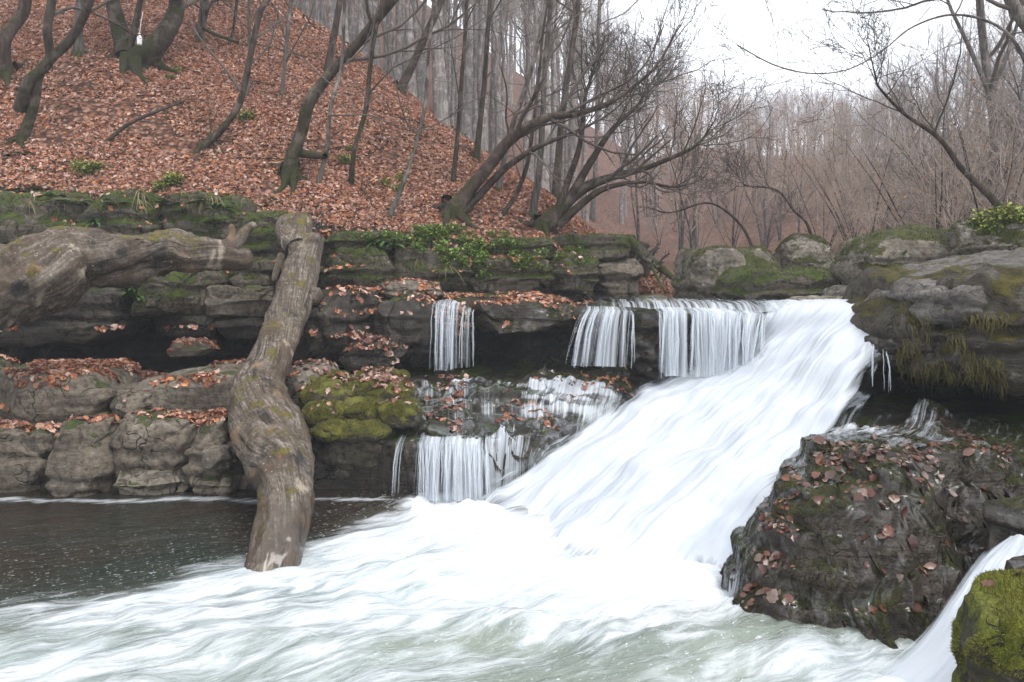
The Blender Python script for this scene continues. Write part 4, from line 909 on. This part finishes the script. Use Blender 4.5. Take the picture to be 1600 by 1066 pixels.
SKY_X, SKY_Y = [880, 980, 1060, 1130, 1185, 1230, 1290, 1345, 1400, 1445, 1500, 1700], [-140, -10, 72, 110, 145, 118, 135, 138, 105, 50, -20, -160]
def put(parts, name, label, group, x, y, s, rz, cat='tree', z=None, sink=0.0):
    r = empty(name, (x, y, float(ground(x, y)) - sink if z is None else z)); r.scale = (s, s, s); r.rotation_euler = (0, 0, rz); tag(r, label, cat, group)
    for nm, me in parts:
        o = bpy.data.objects.new(nm, me); o.parent = r; link(o)
        if nm == 'hanging_leaves': o['kind'] = 'stuff'
    return r
F_TALL = [dict(k=20, t0=.40, t1=1, ratio=.26, ang=40, up=.10, n=8, rr=.42, wig=.13), dict(k=7, t0=.2, t1=1, ratio=.45, ang=38, up=.07, n=5, wig=.18), dict(k=5, t0=.2, t1=1, ratio=.5, ang=36, up=.05, n=4, wig=.2)]
F_ROUND = [dict(k=17, t0=.28, t1=1, ratio=.40, ang=44, up=.10, n=8, rr=.5, wig=.15), dict(k=7, t0=.2, t1=1, ratio=.45, ang=42, up=.05, n=6, wig=.2), dict(k=4, t0=.2, t1=1, ratio=.5, ang=40, up=.03, n=4, wig=.2)]
F_SHRUB = [dict(k=9, t0=.15, t1=1, ratio=.45, ang=34, up=.05, n=7, rr=.6, wig=.14), dict(k=5, t0=.15, t1=1, ratio=.5, ang=36, up=.03, n=5, wig=.18), dict(k=3, t0=.2, t1=1, ratio=.5, ang=36, up=.02, n=4, wig=.2)]
ORANGE = [(.40, .19, .08), (.34, .14, .055), (.45, .26, .12), (.28, .12, .06)]
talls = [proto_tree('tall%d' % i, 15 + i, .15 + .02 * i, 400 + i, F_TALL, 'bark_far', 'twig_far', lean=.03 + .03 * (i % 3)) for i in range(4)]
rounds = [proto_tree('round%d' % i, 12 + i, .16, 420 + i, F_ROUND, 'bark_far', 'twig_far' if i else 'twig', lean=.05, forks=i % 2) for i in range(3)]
rusts = [proto_tree('rust%d' % i, 9 + 2 * i, .10, 440 + i, F_ROUND, 'bark_grey', 'twig_red', lean=.08, leaves=1100 - 500 * i, pal=ORANGE, forks=1) for i in range(2)]
shrubs = [proto_tree('shrub%d' % i, 3.6 + .6 * i, .035, 460 + i, F_SHRUB, 'bark_brown', ('twig_red', 'twig', 'twig_red')[i], lean=.22, forks=6, rmin=.0045, leaves=(0, 0, 160)[i], pal=ORANGE, lsize=.06) for i in range(3)]
rg = np.random.RandomState(11)
def scatter(n, pxr, dr, protos, name, label, group, smin_=.8, smax=1.2, cat='tree', sink=0.0, power=1.0, test=None, zones=None):
    k = 0; tries = 0; pts = []
    while k < n and tries < n * 30:
        tries += 1; d = dr[0] + (dr[1] - dr[0]) * rg.rand() ** power; px = pxr[0] + (pxr[1] - pxr[0]) * rg.rand(); x = (px - CXP) / FPX * d
        if test and not test(x, d): continue
        if any((x - a) ** 2 + (d - b) ** 2 < (.35 + .012 * d) ** 2 for a, b in pts): continue
        pts.append((x, d)); j = rg.randint(len(protos)); sc = smin_ + (smax - smin_) * rg.rand()
        if px > 900:
            zt = max(CAM_H + (CYP - np.interp(px, SKY_X, SKY_Y)) / FPX * d, 0); hm_ = max(v.co.z for v in protos[j][0][1].vertices); sc = min(sc, max(.18, (zt - float(ground(x, d))) * (.72 + .26 * rg.rand()) / hm_))
        u_ = (d - dr[0]) / (dr[1] - dr[0]); put(protos[j], name, ('dark ' if u_ < .33 else 'greyed ' if u_ < .66 else 'pale ') + label + ' ' + next(z for m_, z in zones if px < m_), group, x, d, sc, rg.rand() * 6.28, cat, sink=sink); k += 1
onleft = lambda x, y: 2.45 - .737 * x + .127 * y > 2.6 + .05 * y
ZL = [(470, 'above the slender curving tree'), (560, 'behind the crooked mossy tree'), (640, 'behind the moss-banded thin tree'), (720, 'above the bent stem by the wall'), (800, 'behind the straight dark mossy trunk'), (880, 'behind the twin-stemmed leaning tree'), (2000, 'behind the low leaning clump')]
ZR = [(1060, 'beyond the root tangle'), (1150, 'beyond the square boulder'), (1240, 'beyond the long low boulder'), (1340, 'beyond the small rounded boulder'), (1440, 'behind the pale blocky boulder'), (1540, 'behind the slanting dark stem'), (3000, 'behind the stout pale bank tree')]
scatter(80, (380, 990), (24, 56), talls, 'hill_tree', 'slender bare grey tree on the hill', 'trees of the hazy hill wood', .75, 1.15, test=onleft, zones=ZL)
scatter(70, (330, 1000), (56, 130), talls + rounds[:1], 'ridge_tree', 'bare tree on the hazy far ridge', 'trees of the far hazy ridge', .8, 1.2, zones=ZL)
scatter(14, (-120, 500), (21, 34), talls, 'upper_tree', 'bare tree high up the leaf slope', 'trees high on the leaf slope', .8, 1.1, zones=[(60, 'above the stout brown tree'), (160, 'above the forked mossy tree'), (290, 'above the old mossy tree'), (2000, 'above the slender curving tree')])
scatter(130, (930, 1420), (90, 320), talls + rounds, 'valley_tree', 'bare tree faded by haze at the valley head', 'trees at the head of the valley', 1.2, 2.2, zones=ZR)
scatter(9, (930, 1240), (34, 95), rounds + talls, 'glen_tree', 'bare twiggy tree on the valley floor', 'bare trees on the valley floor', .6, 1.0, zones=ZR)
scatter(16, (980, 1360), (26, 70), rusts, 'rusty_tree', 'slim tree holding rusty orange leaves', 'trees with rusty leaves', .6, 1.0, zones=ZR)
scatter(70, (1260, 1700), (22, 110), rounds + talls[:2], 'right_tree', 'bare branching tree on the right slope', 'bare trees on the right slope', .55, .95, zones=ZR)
scatter(24, (1330, 1690), (14, 34), shrubs, 'shrub', 'bare many-stemmed shrub', 'bare shrubs behind the boulders', .6, 1.25, cat='shrub', zones=ZR)
scatter(9, (1000, 1340), (26, 70), shrubs, 'thicket_shrub', 'bare thin-stemmed shrub on the valley floor', 'bare shrubs on the valley floor', .7, 1.2, cat='shrub', zones=ZR)

# ------------------------------------------------------------------ fallen leaves
rg = np.random.RandomState(21)
def hill_normals(x, y, e=.08):
    return nrm(np.stack([-(ground(x + e, y) - ground(x - e, y)) / (2 * e), -(ground(x, y + e) - ground(x, y - e)) / (2 * e), np.ones_like(x)], -1))
BARE = np.array([W(px, py, ground_d(px, py))[:2] for px, py in [(105, 130), (150, 158), (200, 185), (245, 205), (285, 215), (335, 242), (455, 300), (90, 205), (120, 145), (175, 172), (225, 198), (265, 212), (600, 240), (505, 230), (720, 345), (830, 350)]])
def slope_leaves(n, xr, yr, size, name, label, tilt=.5):
    x = xr[0] + (xr[1] - xr[0]) * rg.rand(n); y = yr[0] + (yr[1] - yr[0]) * rg.rand(n)
    P = np.stack([x, y, ground(x, y)], -1); px, py = to_px(P)
    bare = np.min(np.hypot(x[:, None] - BARE[:, 0], (y[:, None] - BARE[:, 1]) * .8), 1)
    ok = (y > frontC(x) + .12) & (px > -120) & (px < 1120) & (py > -80) & (rg.rand(n) < (.04 + .96 * sst(.10, .75, bare + .6 * n2(x, y, 1.5, 71.0))) * (.35 + .65 * sst(-.75, -.35, n2(x, y, .55, 78.0) + .3 * n2(x, y, 2.2, 79.0))))
    P = P[ok]; V, F_, c = leaf_cloud(P, hill_normals(P[:, 0], P[:, 1]), size, rg, LEAF_PAL, tilt=tilt)
    c = c * (1 + .28 * np.repeat(n2(P[:, 0], P[:, 1], .8, 72.0), 5))[:, None]
    tag(mesh(name, V, F_, M['leaf'], attrs={'col': np.clip(c, .01, .8)}, smooth=False), label, 'leaves', kind='stuff')
slope_leaves(250000, (-13.5, 3.5), (12.4, 21.5), .072, 'leaf_litter', 'thick carpet of russet fallen leaves on the slope')
slope_leaves(60000, (-17, 4), (21.5, 38), .12, 'leaf_litter', 'russet leaves on the far upper slope')

# leaves on the ledges, dropped onto the real surfaces
dg = bpy.context.evaluated_depsgraph_get()
BV = BT
def drop(bv, x, y, z0=6.0):
    P, N = [], []
    for a, b in zip(x, y):
        h = bv.ray_cast(Vector((a, b, z0)), Vector((0, 0, -1)))
        if h[0] is not None and h[1].z > .35: P.append(h[0]); N.append(h[1])
    return np.array([tuple(p) for p in P]).reshape(-1, 3), np.array([tuple(p) for p in N]).reshape(-1, 3)
def ledge_leaves(n, xr, yr, size, label, dens, pal=LEAF_PAL, mat='leaf', z0=6.0, zmin=.2):
    x = xr[0] + (xr[1] - xr[0]) * rg.rand(n); y = yr[0] + (yr[1] - yr[0]) * rg.rand(n)
    ok = rg.rand(n) < dens(x, y); P, N = drop(BV, x[ok], y[ok], z0); k_ = P[:, 2] > zmin; P, N = P[k_], N[k_]
    V, F_, c = leaf_cloud(P, N, size, rg, pal, tilt=.4, detail=True)
    tag(mesh('leaf_litter', V, F_, M[mat], attrs={'col': c}, smooth=False), label, 'leaves', kind='stuff')
pile = lambda x, y, cx, cy, rx, ry: np.exp(-((x - cx) / rx) ** 2 - ((y - cy) / ry) ** 2)
ledge_leaves(16000, (-8, -2.6), (9.0, 11.4), .085, 'brown leaves strewn over the lower rock shelf',
             lambda x, y: np.clip(.9 * sst(-.05, .45, n2(x, y, .8, 73.0) + .55 * sst(9.9, 10.7, y) - .1) + .8 * pile(x, y, -5.6, 9.05, 1.1, .16) + .5 * pile(x, y, -3.2, 9.1, .4, .3), 0, 1), z0=1.7)
ledge_leaves(4200, (-2.9, -.6), (9.0, 11.2), .085, 'dark wet leaves between the moss cushions', lambda x, y: .8 * sst(.0, .35, n2(x, y, 1.3, 74.0)) + .05, pal=LEAF_PAL[[0, 2, 4, 5, 6]] * .8, mat='leaf_wet', z0=1.8)
ledge_leaves(6500, (-3.2, 1.2), (10.7, 13.4), .08, 'leaves gathered along the top of the upper ledge', lambda x, y: .75 * sst(-.25, .2, n2(x, y, 1.2, 75.0)), z0=2.75, zmin=1.5)
ledge_leaves(3500, (-8, 2.2), (11.6, 14.6), .085, 'leaves caught on the blocks of the mossy wall', lambda x, y: .5 * sst(-.1, .3, n2(x, y, 1.1, 76.0)), zmin=2.3)
ledge_leaves(900, (-.9, 1.6), (9.0, 10.6), .08, 'wet leaves stuck on the stepped rock under thin water', lambda x, y: .6 * sst(.0, .3, n2(x, y, 1.6, 77.0)), pal=LEAF_PAL[[0, 1, 7, 3]], mat='leaf_wet', z0=1.8)

# single large wet leaves on the rocks in front
BF = bvh_of([fore])
WET = .62 * np.array([(.15, .036, .018), (.10, .026, .014), (.19, .065, .026), (.07, .022, .014), (.12, .05, .03), (.24, .16, .13), (.17, .06, .035)])
def big_leaf(p, n, size, palette):
    nn = nrm(n + rg.normal(size=3) * .20); t = nrm(np.cross(nn, rg.normal(size=3))); b = np.cross(nn, t); L = size * (.55 + .8 * rg.rand()); wd = L * (.26 + .14 * rg.rand())
    k = 7; u = np.linspace(0, 1, k); pr = np.sin(np.pi * u ** .8) ** .8 * (1 + .16 * np.sin(u * 19 + rg.rand() * 6)); pr[0] = pr[-1] = .03
    cu = rg.normal() * .5; fold = .05 + .4 * rg.rand() ** 2; al = (u - .5) * L; up = cu * L * (u - .5) ** 2 + .01
    ctr = p + np.outer(al, t) + np.outer(up, nn); e1, e2 = fold * (1 + .4 * rg.normal(size=k)), fold * (1 + .4 * rg.normal(size=k))
    V = np.stack([ctr + np.outer(pr * wd, b) + np.outer(pr * wd * e1, nn), ctr, ctr - np.outer(pr * wd, b) + np.outer(pr * wd * e2, nn)], 1).reshape(-1, 3)
    c = palette[rg.randint(len(palette))] * (.6 + .7 * rg.rand()); return V, grid_faces(k, 3), np.tile(c, (3 * k, 1))
def single_leaves(bv, pts, parent, size, palette):
    P, N = drop(bv, pts[:, 0], pts[:, 1], 3.0)
    for p, n in zip(P, N):
        V, F_, c = big_leaf(p, n, size, palette)
        mesh('leaf', V, F_, M['leaf_wet'], parent=parent, attrs={'col': c})
pp = [rg.normal(size=(70, 2)) * (.12, .11) + (1.72, 5.45), rg.normal(size=(75, 2)) * (.28, .25) + (2.5, 6.2), rg.normal(size=(60, 2)) * (.45, .30) + (3.0, 5.9),
      np.stack([1.6 + 1.9 * rg.rand(60), 5.15 + 1.5 * rg.rand(60)], -1), rg.normal(size=(30, 2)) * (.12, .10) + (2.62, 5.4)]
single_leaves(BF, np.concatenate(pp), fore, .078, WET)
x, y = 1.45 + 2.4 * rg.rand(5200), 5.05 + 2.2 * rg.rand(5200); ok = rg.rand(5200) < sst(.0, .45, n2(x, y, 1.7, 91.0) + .25 * sst(5.4, 6.4, y)); P, N = drop(BF, x[ok], y[ok], 3.0); k_ = N[:, 2] > .55; P, N = P[k_], N[k_]
V, F_, c = leaf_cloud(P, N, .042, rg, np.concatenate([WET, WET * 1.5, np.array([(.10, .085, .07)])]), tilt=.18, lift=.15); mesh('leaf_scraps', V, F_, M['leaf_wet'], parent=fore, attrs={'col': c}, smooth=False)['kind'] = 'stuff'
bpy.context.view_layer.update()
cs = list(corner.children); BC = bvh_of(cs)
single_leaves(BC, np.stack([2.3 + .8 * rg.rand(26), 3.7 + 1.0 * rg.rand(26)], -1), corner, .075, WET)

# ------------------------------------------------------------------ green plants
def blade_set(rg, n, L, wd, droop, spread, seg=6):
    """strap-like fronds"""
    Vs, Fs = [], []
    for i in range(n):
        a = rg.rand() * 6.28; l = L * (.6 + .5 * rg.rand()); t = np.linspace(0, 1, seg); up = .95 - spread * rg.rand()
        r = l * t * (1 - up * .6); z = l * (up * t - droop * t ** 2); c, s = math.cos(a), math.sin(a)
        mid = np.stack([r * c, r * s, z], -1); sd = np.array([-s, c, .15]); wv = wd * (.35 + 1.0 * np.sin(np.pi * np.clip(t * .92 + .06, 0, 1)))[:, None]
        ridge = np.array([0, 0, wd * .35])
        V = np.stack([mid - sd * wv + ridge, mid, mid + sd * wv + ridge], 1).reshape(-1, 3); o = 3 * seg * i
        Fs.append(grid_faces(seg, 3) + o); Vs.append(V)
    return np.concatenate(Vs), np.concatenate(Fs)
def plant_data(kind, seed):
    rg = np.random.RandomState(seed)
    if kind == 'hart': V, F_ = blade_set(rg, 16, .42, .022, .55, .5); c = np.array([(.045, .10, .018)]) * (.7 + .6 * rg.rand(len(V), 1))
    elif kind == 'fern':
        Vs, Fs, o = [], [], 0
        for i in range(9):
            a = rg.rand() * 6.28; l = .38 * (.7 + .5 * rg.rand()); c_, s_ = math.cos(a), math.sin(a)
            for j in range(16):
                t = (j + 1) / 17; r = l * t * .8; z = l * (.75 * t - .75 * t * t); pl = .085 * math.sin(math.pi * min(1, t * .9 + .12)) + .01
                for sg in (-1, 1):
                    b = np.array([r * c_, r * s_, z]); d = np.array([-s_ * sg + c_ * .5, c_ * sg + s_ * .5, -.25]) * pl; wv = np.array([c_, s_, 0]) * .012
                    Vs += [b - wv, b + wv, b + d + wv * .3]; Fs.append((o, o + 1, o + 2)); o += 3
        V, F_ = np.array(Vs), np.array(Fs); c = np.array([(.06, .12, .02)]) * (.7 + .6 * rg.rand(len(V), 1))
    elif kind == 'grass': V, F_ = blade_set(rg, 26, .34, .004, 1.25, .7, 7); c = np.array([(.17, .15, .06)]) * (.6 + .7 * rg.rand(len(V), 1))
    else:
        n = 110; h = rg.rand(n); P = np.stack([np.clip(rg.normal(size=n), -1.7, 1.7) * .10, np.clip(rg.normal(size=n), -1.7, 1.7) * .10, .03 + .24 * h], -1)
        V, F_, c = leaf_cloud(P, np.tile([0, 0, 1.0], (n, 1)), .055, rg, np.array([(.14, .24, .035), (.21, .31, .05), (.27, .33, .07), (.10, .18, .03)]) if kind == 'herb' else np.array([(.30, .32, .06), (.38, .34, .07), (.16, .22, .04), (.10, .16, .03)]), tilt=.5, detail=True)
        st = np.stack([np.stack([np.zeros(3), p * .5 + [0, 0, .02], p]) for p in P]); V2, F2 = tubes(st, np.full((n, 3), .002), 3); F2 = F2 + len(V)
        tri = np.concatenate([F2[:, [0, 1, 2]], F2[:, [0, 2, 3]]]); F_ = np.concatenate([F_, tri]); V = np.concatenate([V, V2]); c = np.concatenate([c, np.tile([(.08, .12, .03)], (len(V2), 1))])
    return make_data(kind, V, F_, M['foliage'], attrs={'col': c}, smooth=True)
PL = {k: [plant_data(k, 500 + j) for j in range(3)] for k in ('hart', 'fern', 'grass', 'herb', 'yellow')}
BW = bvh_of([terrace, hillside] + list(terrace.children))
def px_hit(bv, px, py):
    d = Vector(W(px, py, 1.0)) - Vector((0, 0, CAM_H)); return bv.ray_cast(Vector((0, 0, CAM_H)), d.normalized())[0]
rg = np.random.RandomState(31)
def plants(kind, pts, name, label, group, s=(.8, 1.3), bv=None):
    for px, py in pts:
        h = px_hit(bv or BW, px, py)
        if h is None: continue
        o = bpy.data.objects.new(name, PL[kind][rg.randint(3)]); o.location = h + Vector((0, .02, -.02)); q = s[0] + (s[1] - s[0]) * rg.rand(); o.scale = (q, q, q); o.rotation_euler = (rg.normal() * .12, rg.normal() * .12, rg.rand() * 6.28)
        tag(link(o), label, 'plant', group)
rp = lambda n, x0, x1, y0, y1: np.stack([x0 + (x1 - x0) * rg.rand(n), y0 + (y1 - y0) * rg.rand(n)], -1)
plants('herb', np.concatenate([rp(26, 645, 735, 360, 402), rp(34, 690, 840, 370, 420), rp(18, 790, 910, 385, 425), rp(12, 690, 760, 395, 440), rp(8, 560, 640, 375, 392)]), 'leafy_herb', 'bright green leafy herb spilling over the mossy stone wall', 'green herbs on the wall', (.40, .78))
plants('hart', [(602, 382), (612, 385), (592, 384), (212, 468), (205, 460), (150, 350), (338, 330)], 'strap_fern', 'dark green fern with long strap leaves growing from the rock', 'strap leaved ferns')
plants('fern', [(88, 305), (100, 315), (42, 300), (70, 296), (120, 318), (285, 330), (262, 320), (330, 345), (18, 245), (35, 240), (310, 322), (180, 318)], 'fern', 'feathery green fern on the bank above the big log', 'ferns on the bank', (.7, 1.1))
plants('grass', np.concatenate([rp(26, 20, 380, 296, 318), rp(6, 640, 760, 395, 420)]), 'grass_tuft', 'drooping tuft of dry grass on the bank edge', 'grass tufts on the bank edge', (.6, 1.1))
plants('yellow', np.concatenate([rp(5, 120, 150, 262, 276), rp(3, 250, 275, 290, 300), rp(2, 375, 385, 185, 195), rp(3, 520, 560, 235, 262), rp(3, 600, 640, 280, 300), rp(2, 265, 300, 110, 135)]), 'yellow_seedling', 'small yellow-green seedling among the slope leaves', 'yellow seedlings on the slope', (.5, .9))
BB = bvh_of([o for o in scene.objects if o.name.startswith('boulder')])
plants('yellow', np.concatenate([rp(14, 1530, 1600, 322, 352), rp(6, 1525, 1560, 345, 378)]), 'bush_sprig', 'yellow-green leafy sprig on the mossy boulder top', 'sprigs on the mossy boulder', (.45, .85), bv=BB)

# ------------------------------------------------------------------ small things on the slope
d = ground_d(212, 98) - .75; c = W(218, 62, d)
bt = empty('hanging_bottle', c - np.array([0, 0, .11])); tag(bt, 'white plastic bottle hanging on a string from the old tree', 'bottle')
def lathe(prof, c, sides=14):
    a = np.arange(sides) * 2 * math.pi / sides; V = np.concatenate([np.stack([r * np.cos(a), r * np.sin(a), np.full(sides, z)], -1) for r, z in prof]) + c
    i = np.arange(len(prof) - 1)[:, None] * sides; j = np.arange(sides)[None]
    return V, np.stack([i + j, i + (j + 1) % sides, i + sides + (j + 1) % sides, i + sides + j], -1).reshape(-1, 4)
V, F_ = lathe([(.001, -.11), (.045, -.11), (.05, -.09), (.047, -.03), (.05, .02), (.045, .05), (.02, .085), (.02, .10)], c); mesh('bottle_body', V, F_, M['plastic'], parent=bt)
V, F_ = lathe([(.023, .095), (.023, .125), (.001, .125)], c); mesh('cap', V, F_, M['plastic'], parent=bt)
V, F_ = tubes((c + np.array([(0, 0, .12), (.005, .05, .35), (0, .15, .62)]))[None], np.full((1, 3), .004), 5); mesh('string', V, F_, M['plastic'], parent=bt)

def stick(pts, label, seed, mat='bark_brown', twigs=True, name='fallen_branch'):
    P = catmull(np.array([W(x, y, d) for x, y, d, _ in pts]), 20); R = catmull(np.array([[q / 2 / FPX * d] for _, _, d, q in pts]), 20)[:, 0]
    root = empty(name, P[0]); tag(root, label, 'branch')
    V, F_ = tubes(P[None], R[None], 8, .15, seed); mesh('stem', V, F_, M[mat], parent=root)
    if twigs:
        V, F_, _ = wood(P, R, np.random.RandomState(seed), C_THIN[:2], rmin=.004); mesh('twigs', V, F_, M['twig'], parent=root)
g = ground_d
stick([(165, 222, g(165, 222), 7), (200, 195, g(165, 222) + .1, 6), (250, 172, g(165, 222) + .3, 5), (290, 158, g(165, 222) + .5, 3)], 'dead branch sticking up from the leaves below the bare soil', 601)
stick([(470, 240, g(455, 270), 14), (490, 243, g(455, 270) - .2, 11), (508, 244, g(455, 270) - .4, 10)], 'stubby broken limb beside the crooked mossy tree', 602, twigs=False)
stick([(308, 40, g(308, 62), 5), (340, 55, g(308, 62) - .3, 5), (372, 66, g(308, 62) - .5, 4)], 'thin dead branch propped near the top of the slope', 603, twigs=False)
stick([(980, 372, 15.5, 16), (1010, 400, 15.0, 14), (1040, 425, 14.6, 11), (1062, 442, 14.4, 7)], 'grey dead branch slanting from the root tangle to the stream', 604, 'bark_grey')
stick([(985, 385, 15.4, 10), (1008, 405, 14.9, 9), (1030, 420, 14.6, 7)], 'short bleached branch under the grey dead branch', 605, 'bark_grey')
stick([(1018, 415, 14.6, 5), (1030, 440, 14.3, 4), (1040, 458, 14.1, 3)], 'thin white stick dangling below the dead branches', 606, 'bark_grey', twigs=False)
rg = np.random.RandomState(51)
for k_ in range(26):
    px, py = 20 + 900 * rg.rand(), 60 + 240 * rg.rand(); d = ground_d(px, py)
    if d > 24: continue
    a = rg.rand() * 6.28; ln = .5 + 1.1 * rg.rand(); b = W(px, py, d)[:2]; xy = b + np.outer(np.linspace(0, 1, 6), [math.cos(a), math.sin(a) * .6]) * ln + rg.normal(size=(6, 2)) * .03
    P = np.column_stack([xy, ground(xy[:, 0], xy[:, 1]) + .04]); root = empty('fallen_twig', P[0]); tag(root, 'dead brown twig lying on the leaf carpet', 'twig', 'twigs lying on the slope')
    V, F_ = tubes(P[None], (.014 * np.linspace(1, .4, 6))[None], 5, .2, k_); mesh('stem', V, F_, M['bark_brown'], parent=root)
    V, F_, _ = wood(P, .012 * np.linspace(1, .4, 6), rg, [dict(k=4, t0=.2, t1=1, ratio=.4, ang=40, up=.02, n=4, wig=.2)], sides=(4,)); mesh('side_twigs', V, F_, M['bark_brown'], parent=root)
c, h = box_px(982, 375, 1016, 470, 15.4, .9); V, F_ = rock_shape(c, h, 611, rnd=.7, amp=.35, strata=.0, n=22)
rw = empty('root_tangle', c - np.array([0, 0, h[2]])); tag(rw, 'dark upturned root tangle at the end of the stone wall', 'roots')
mesh('soil_clump', V, F_, M['bark_brown'], parent=rw)
P = np.stack([np.linspace(c - [0, 0, h[2] * .3], c + [0, 0, h[2]], 12)])[0]
V, F_, _ = wood(P, np.full(12, .06), np.random.RandomState(612), [dict(k=22, t0=0, t1=1, ratio=.6, ang=75, up=-.08, n=7, rr=.5, wig=.3), dict(k=4, t0=.2, t1=1, ratio=.5, ang=45, up=-.03, n=5, wig=.3)], sides=(5, 3), rmin=.005)
mesh('roots', V, F_, M['bark_brown'], parent=rw)

# moss fringe hanging under the overhang
bpy.context.view_layer.update(); BO = bvh_of(list(over.children)); rg = np.random.RandomState(41); Q = []
for _ in range(1700):
    px, py = 1400 + 200 * rg.rand(), 490 + 125 * rg.rand(); hpt = px_hit(BO, px, py)
    if hpt is None or noise(np.array([[hpt.x * 3, hpt.y * 3, hpt.z * 3]]))[0] < -.05: continue
    l = .05 + .10 * rg.rand(); a = np.array(hpt) + [0, .01, .01]; Q.append([a, a + [rg.normal() * .01, -.025, -.35 * l], a + [rg.normal() * .02, -.03, -l]])
V, F_ = tubes(np.array(Q), np.full((len(Q), 3), .005) * np.array([1, .8, .25]), 3)
fr = mesh('moss_fringe', V, F_, M['foliage'], parent=over, attrs={'col': np.repeat(np.array([(.11, .09, .017), (.06, .06, .012), (.14, .12, .022), (.04, .037, .009)])[rg.randint(0, 4, len(Q))], 9, 0)}); fr['kind'] = 'stuff'

# short moss shoots standing on the mossy stone
def fuzz(ob, n, ln, pal, seed, nzmin=.0, thr=0.0, bend=.5):
    rg = np.random.RandomState(seed); bpy.context.view_layer.update(); me = ob.data
    a = np.empty(len(me.vertices) * 3, np.float32); me.vertices.foreach_get('co', a); a = a.reshape(-1, 3).astype(float); mw = np.array(ob.matrix_world); a = a + mw[:3, 3]
    f = np.empty(len(me.loops), np.int32); me.loops.foreach_get('vertex_index', f); f = f.reshape(-1, 4)
    A, B, C, D = (a[f[:, i]] for i in range(4)); cn = np.cross(C - A, D - B); ar = np.linalg.norm(cn, axis=1); cn = cn / np.maximum(ar, 1e-9)[:, None]
    if cn[:, 2].mean() < -.2: cn = -cn
    mid = (A + C) / 2; wt = ar * (cn[:, 2] > nzmin) * (cn[:, 1] < .6) * (fbm(mid * 2.4, 3) + .25 * cn[:, 2] > thr)
    if wt.sum() <= 0: return
    i = rg.choice(len(f), n, p=wt / wt.sum()); u, v = rg.rand(n, 1), rg.rand(n, 1)
    P = (A[i] * (1 - u) + B[i] * u) * (1 - v) + (D[i] * (1 - u) + C[i] * u) * v; N = cn[i]
    dr = nrm(N + rg.normal(size=(n, 3)) * bend + np.array([0, 0, .15])); sd = nrm(np.cross(dr, rg.normal(size=(n, 3)))); L = (ln * (.4 + .9 * rg.rand(n)))[:, None]
    V = np.stack([P - sd * L * .16 - N * .004, P + sd * L * .16 - N * .004, P + dr * L], 1).reshape(-1, 3); F_ = np.arange(3 * n).reshape(-1, 3)
    c = pal[rg.randint(0, len(pal), n)] * (.6 + .8 * rg.rand(n, 1))
    o = mesh('moss', V, F_, M['foliage'], parent=ob, attrs={'col': np.repeat(c, 3, 0)}, smooth=False); o['kind'] = 'stuff'
G_OLIVE = 1.15 * np.array([(.10, .10, .018), (.07, .075, .014), (.14, .13, .025)]); G_DARK = np.array([(.035, .042, .010), (.06, .062, .014), (.085, .085, .016)]); G_LIME = np.array([(.20, .21, .03), (.13, .14, .022), (.27, .26, .04), (.09, .09, .018)])
for i, ob in enumerate([o for o in terrace.children if o.name.startswith('moss_cushion')]): fuzz(ob, 6000, .020, G_OLIVE, 700 + i, nzmin=-.2, thr=-.05)
for i, ob in enumerate([o for o in terrace.children if o.data.materials[0].name == 'rock_mossy']): fuzz(ob, 3500, .035, G_DARK * 1.3, 720 + i, nzmin=-.3, thr=.0)
for i, ob in enumerate([o for o in scene.objects if o.name.startswith('boulder') and o.data.materials[0].name in ('boulder_mossy', 'rock_mossy')]): fuzz(ob, 5000, .03, G_DARK * 1.2, 760 + i, nzmin=-.2, thr=.08)
for i, ob in enumerate([o for o in corner.children if o.name.startswith('mossy_stone')]): fuzz(ob, 42000, .015, G_LIME, 780 + i, nzmin=-.4, thr=-.10)
fuzz(fore, 30000, .020, G_DARK, 790, nzmin=-.2, thr=.12)
fuzz(step_rock, 8000, .025, G_DARK, 791, nzmin=-.2, thr=.2)

# ------------------------------------------------------------------ haze filling the valley
hb = (-166.0, 166.0, -14.0, 345.0, -2.0, 104.0)
V = np.array([(x, y, z) for x in hb[:2] for y in hb[2:4] for z in hb[4:]])
F_ = np.array([(0, 1, 3, 2), (4, 6, 7, 5), (0, 4, 5, 1), (2, 3, 7, 6), (0, 2, 6, 4), (1, 5, 7, 3)])
hm = bpy.data.materials.new('valley_haze'); hm.use_nodes = True; t_ = hm.node_tree; t_.nodes.remove(t_.nodes['Principled BSDF'])
pv = t_.nodes.new('ShaderNodeVolumePrincipled'); pv.inputs['Color'].default_value = (.87, .92, 1.0, 1); pv.inputs['Density'].default_value = .0016; pv.inputs['Anisotropy'].default_value = .0
t_.links.new(pv.outputs[0], t_.nodes['Material Output'].inputs['Volume'])
tag(mesh('haze', V, F_, hm, smooth=False), 'thin pale blue haze filling the valley', 'haze', kind='stuff')
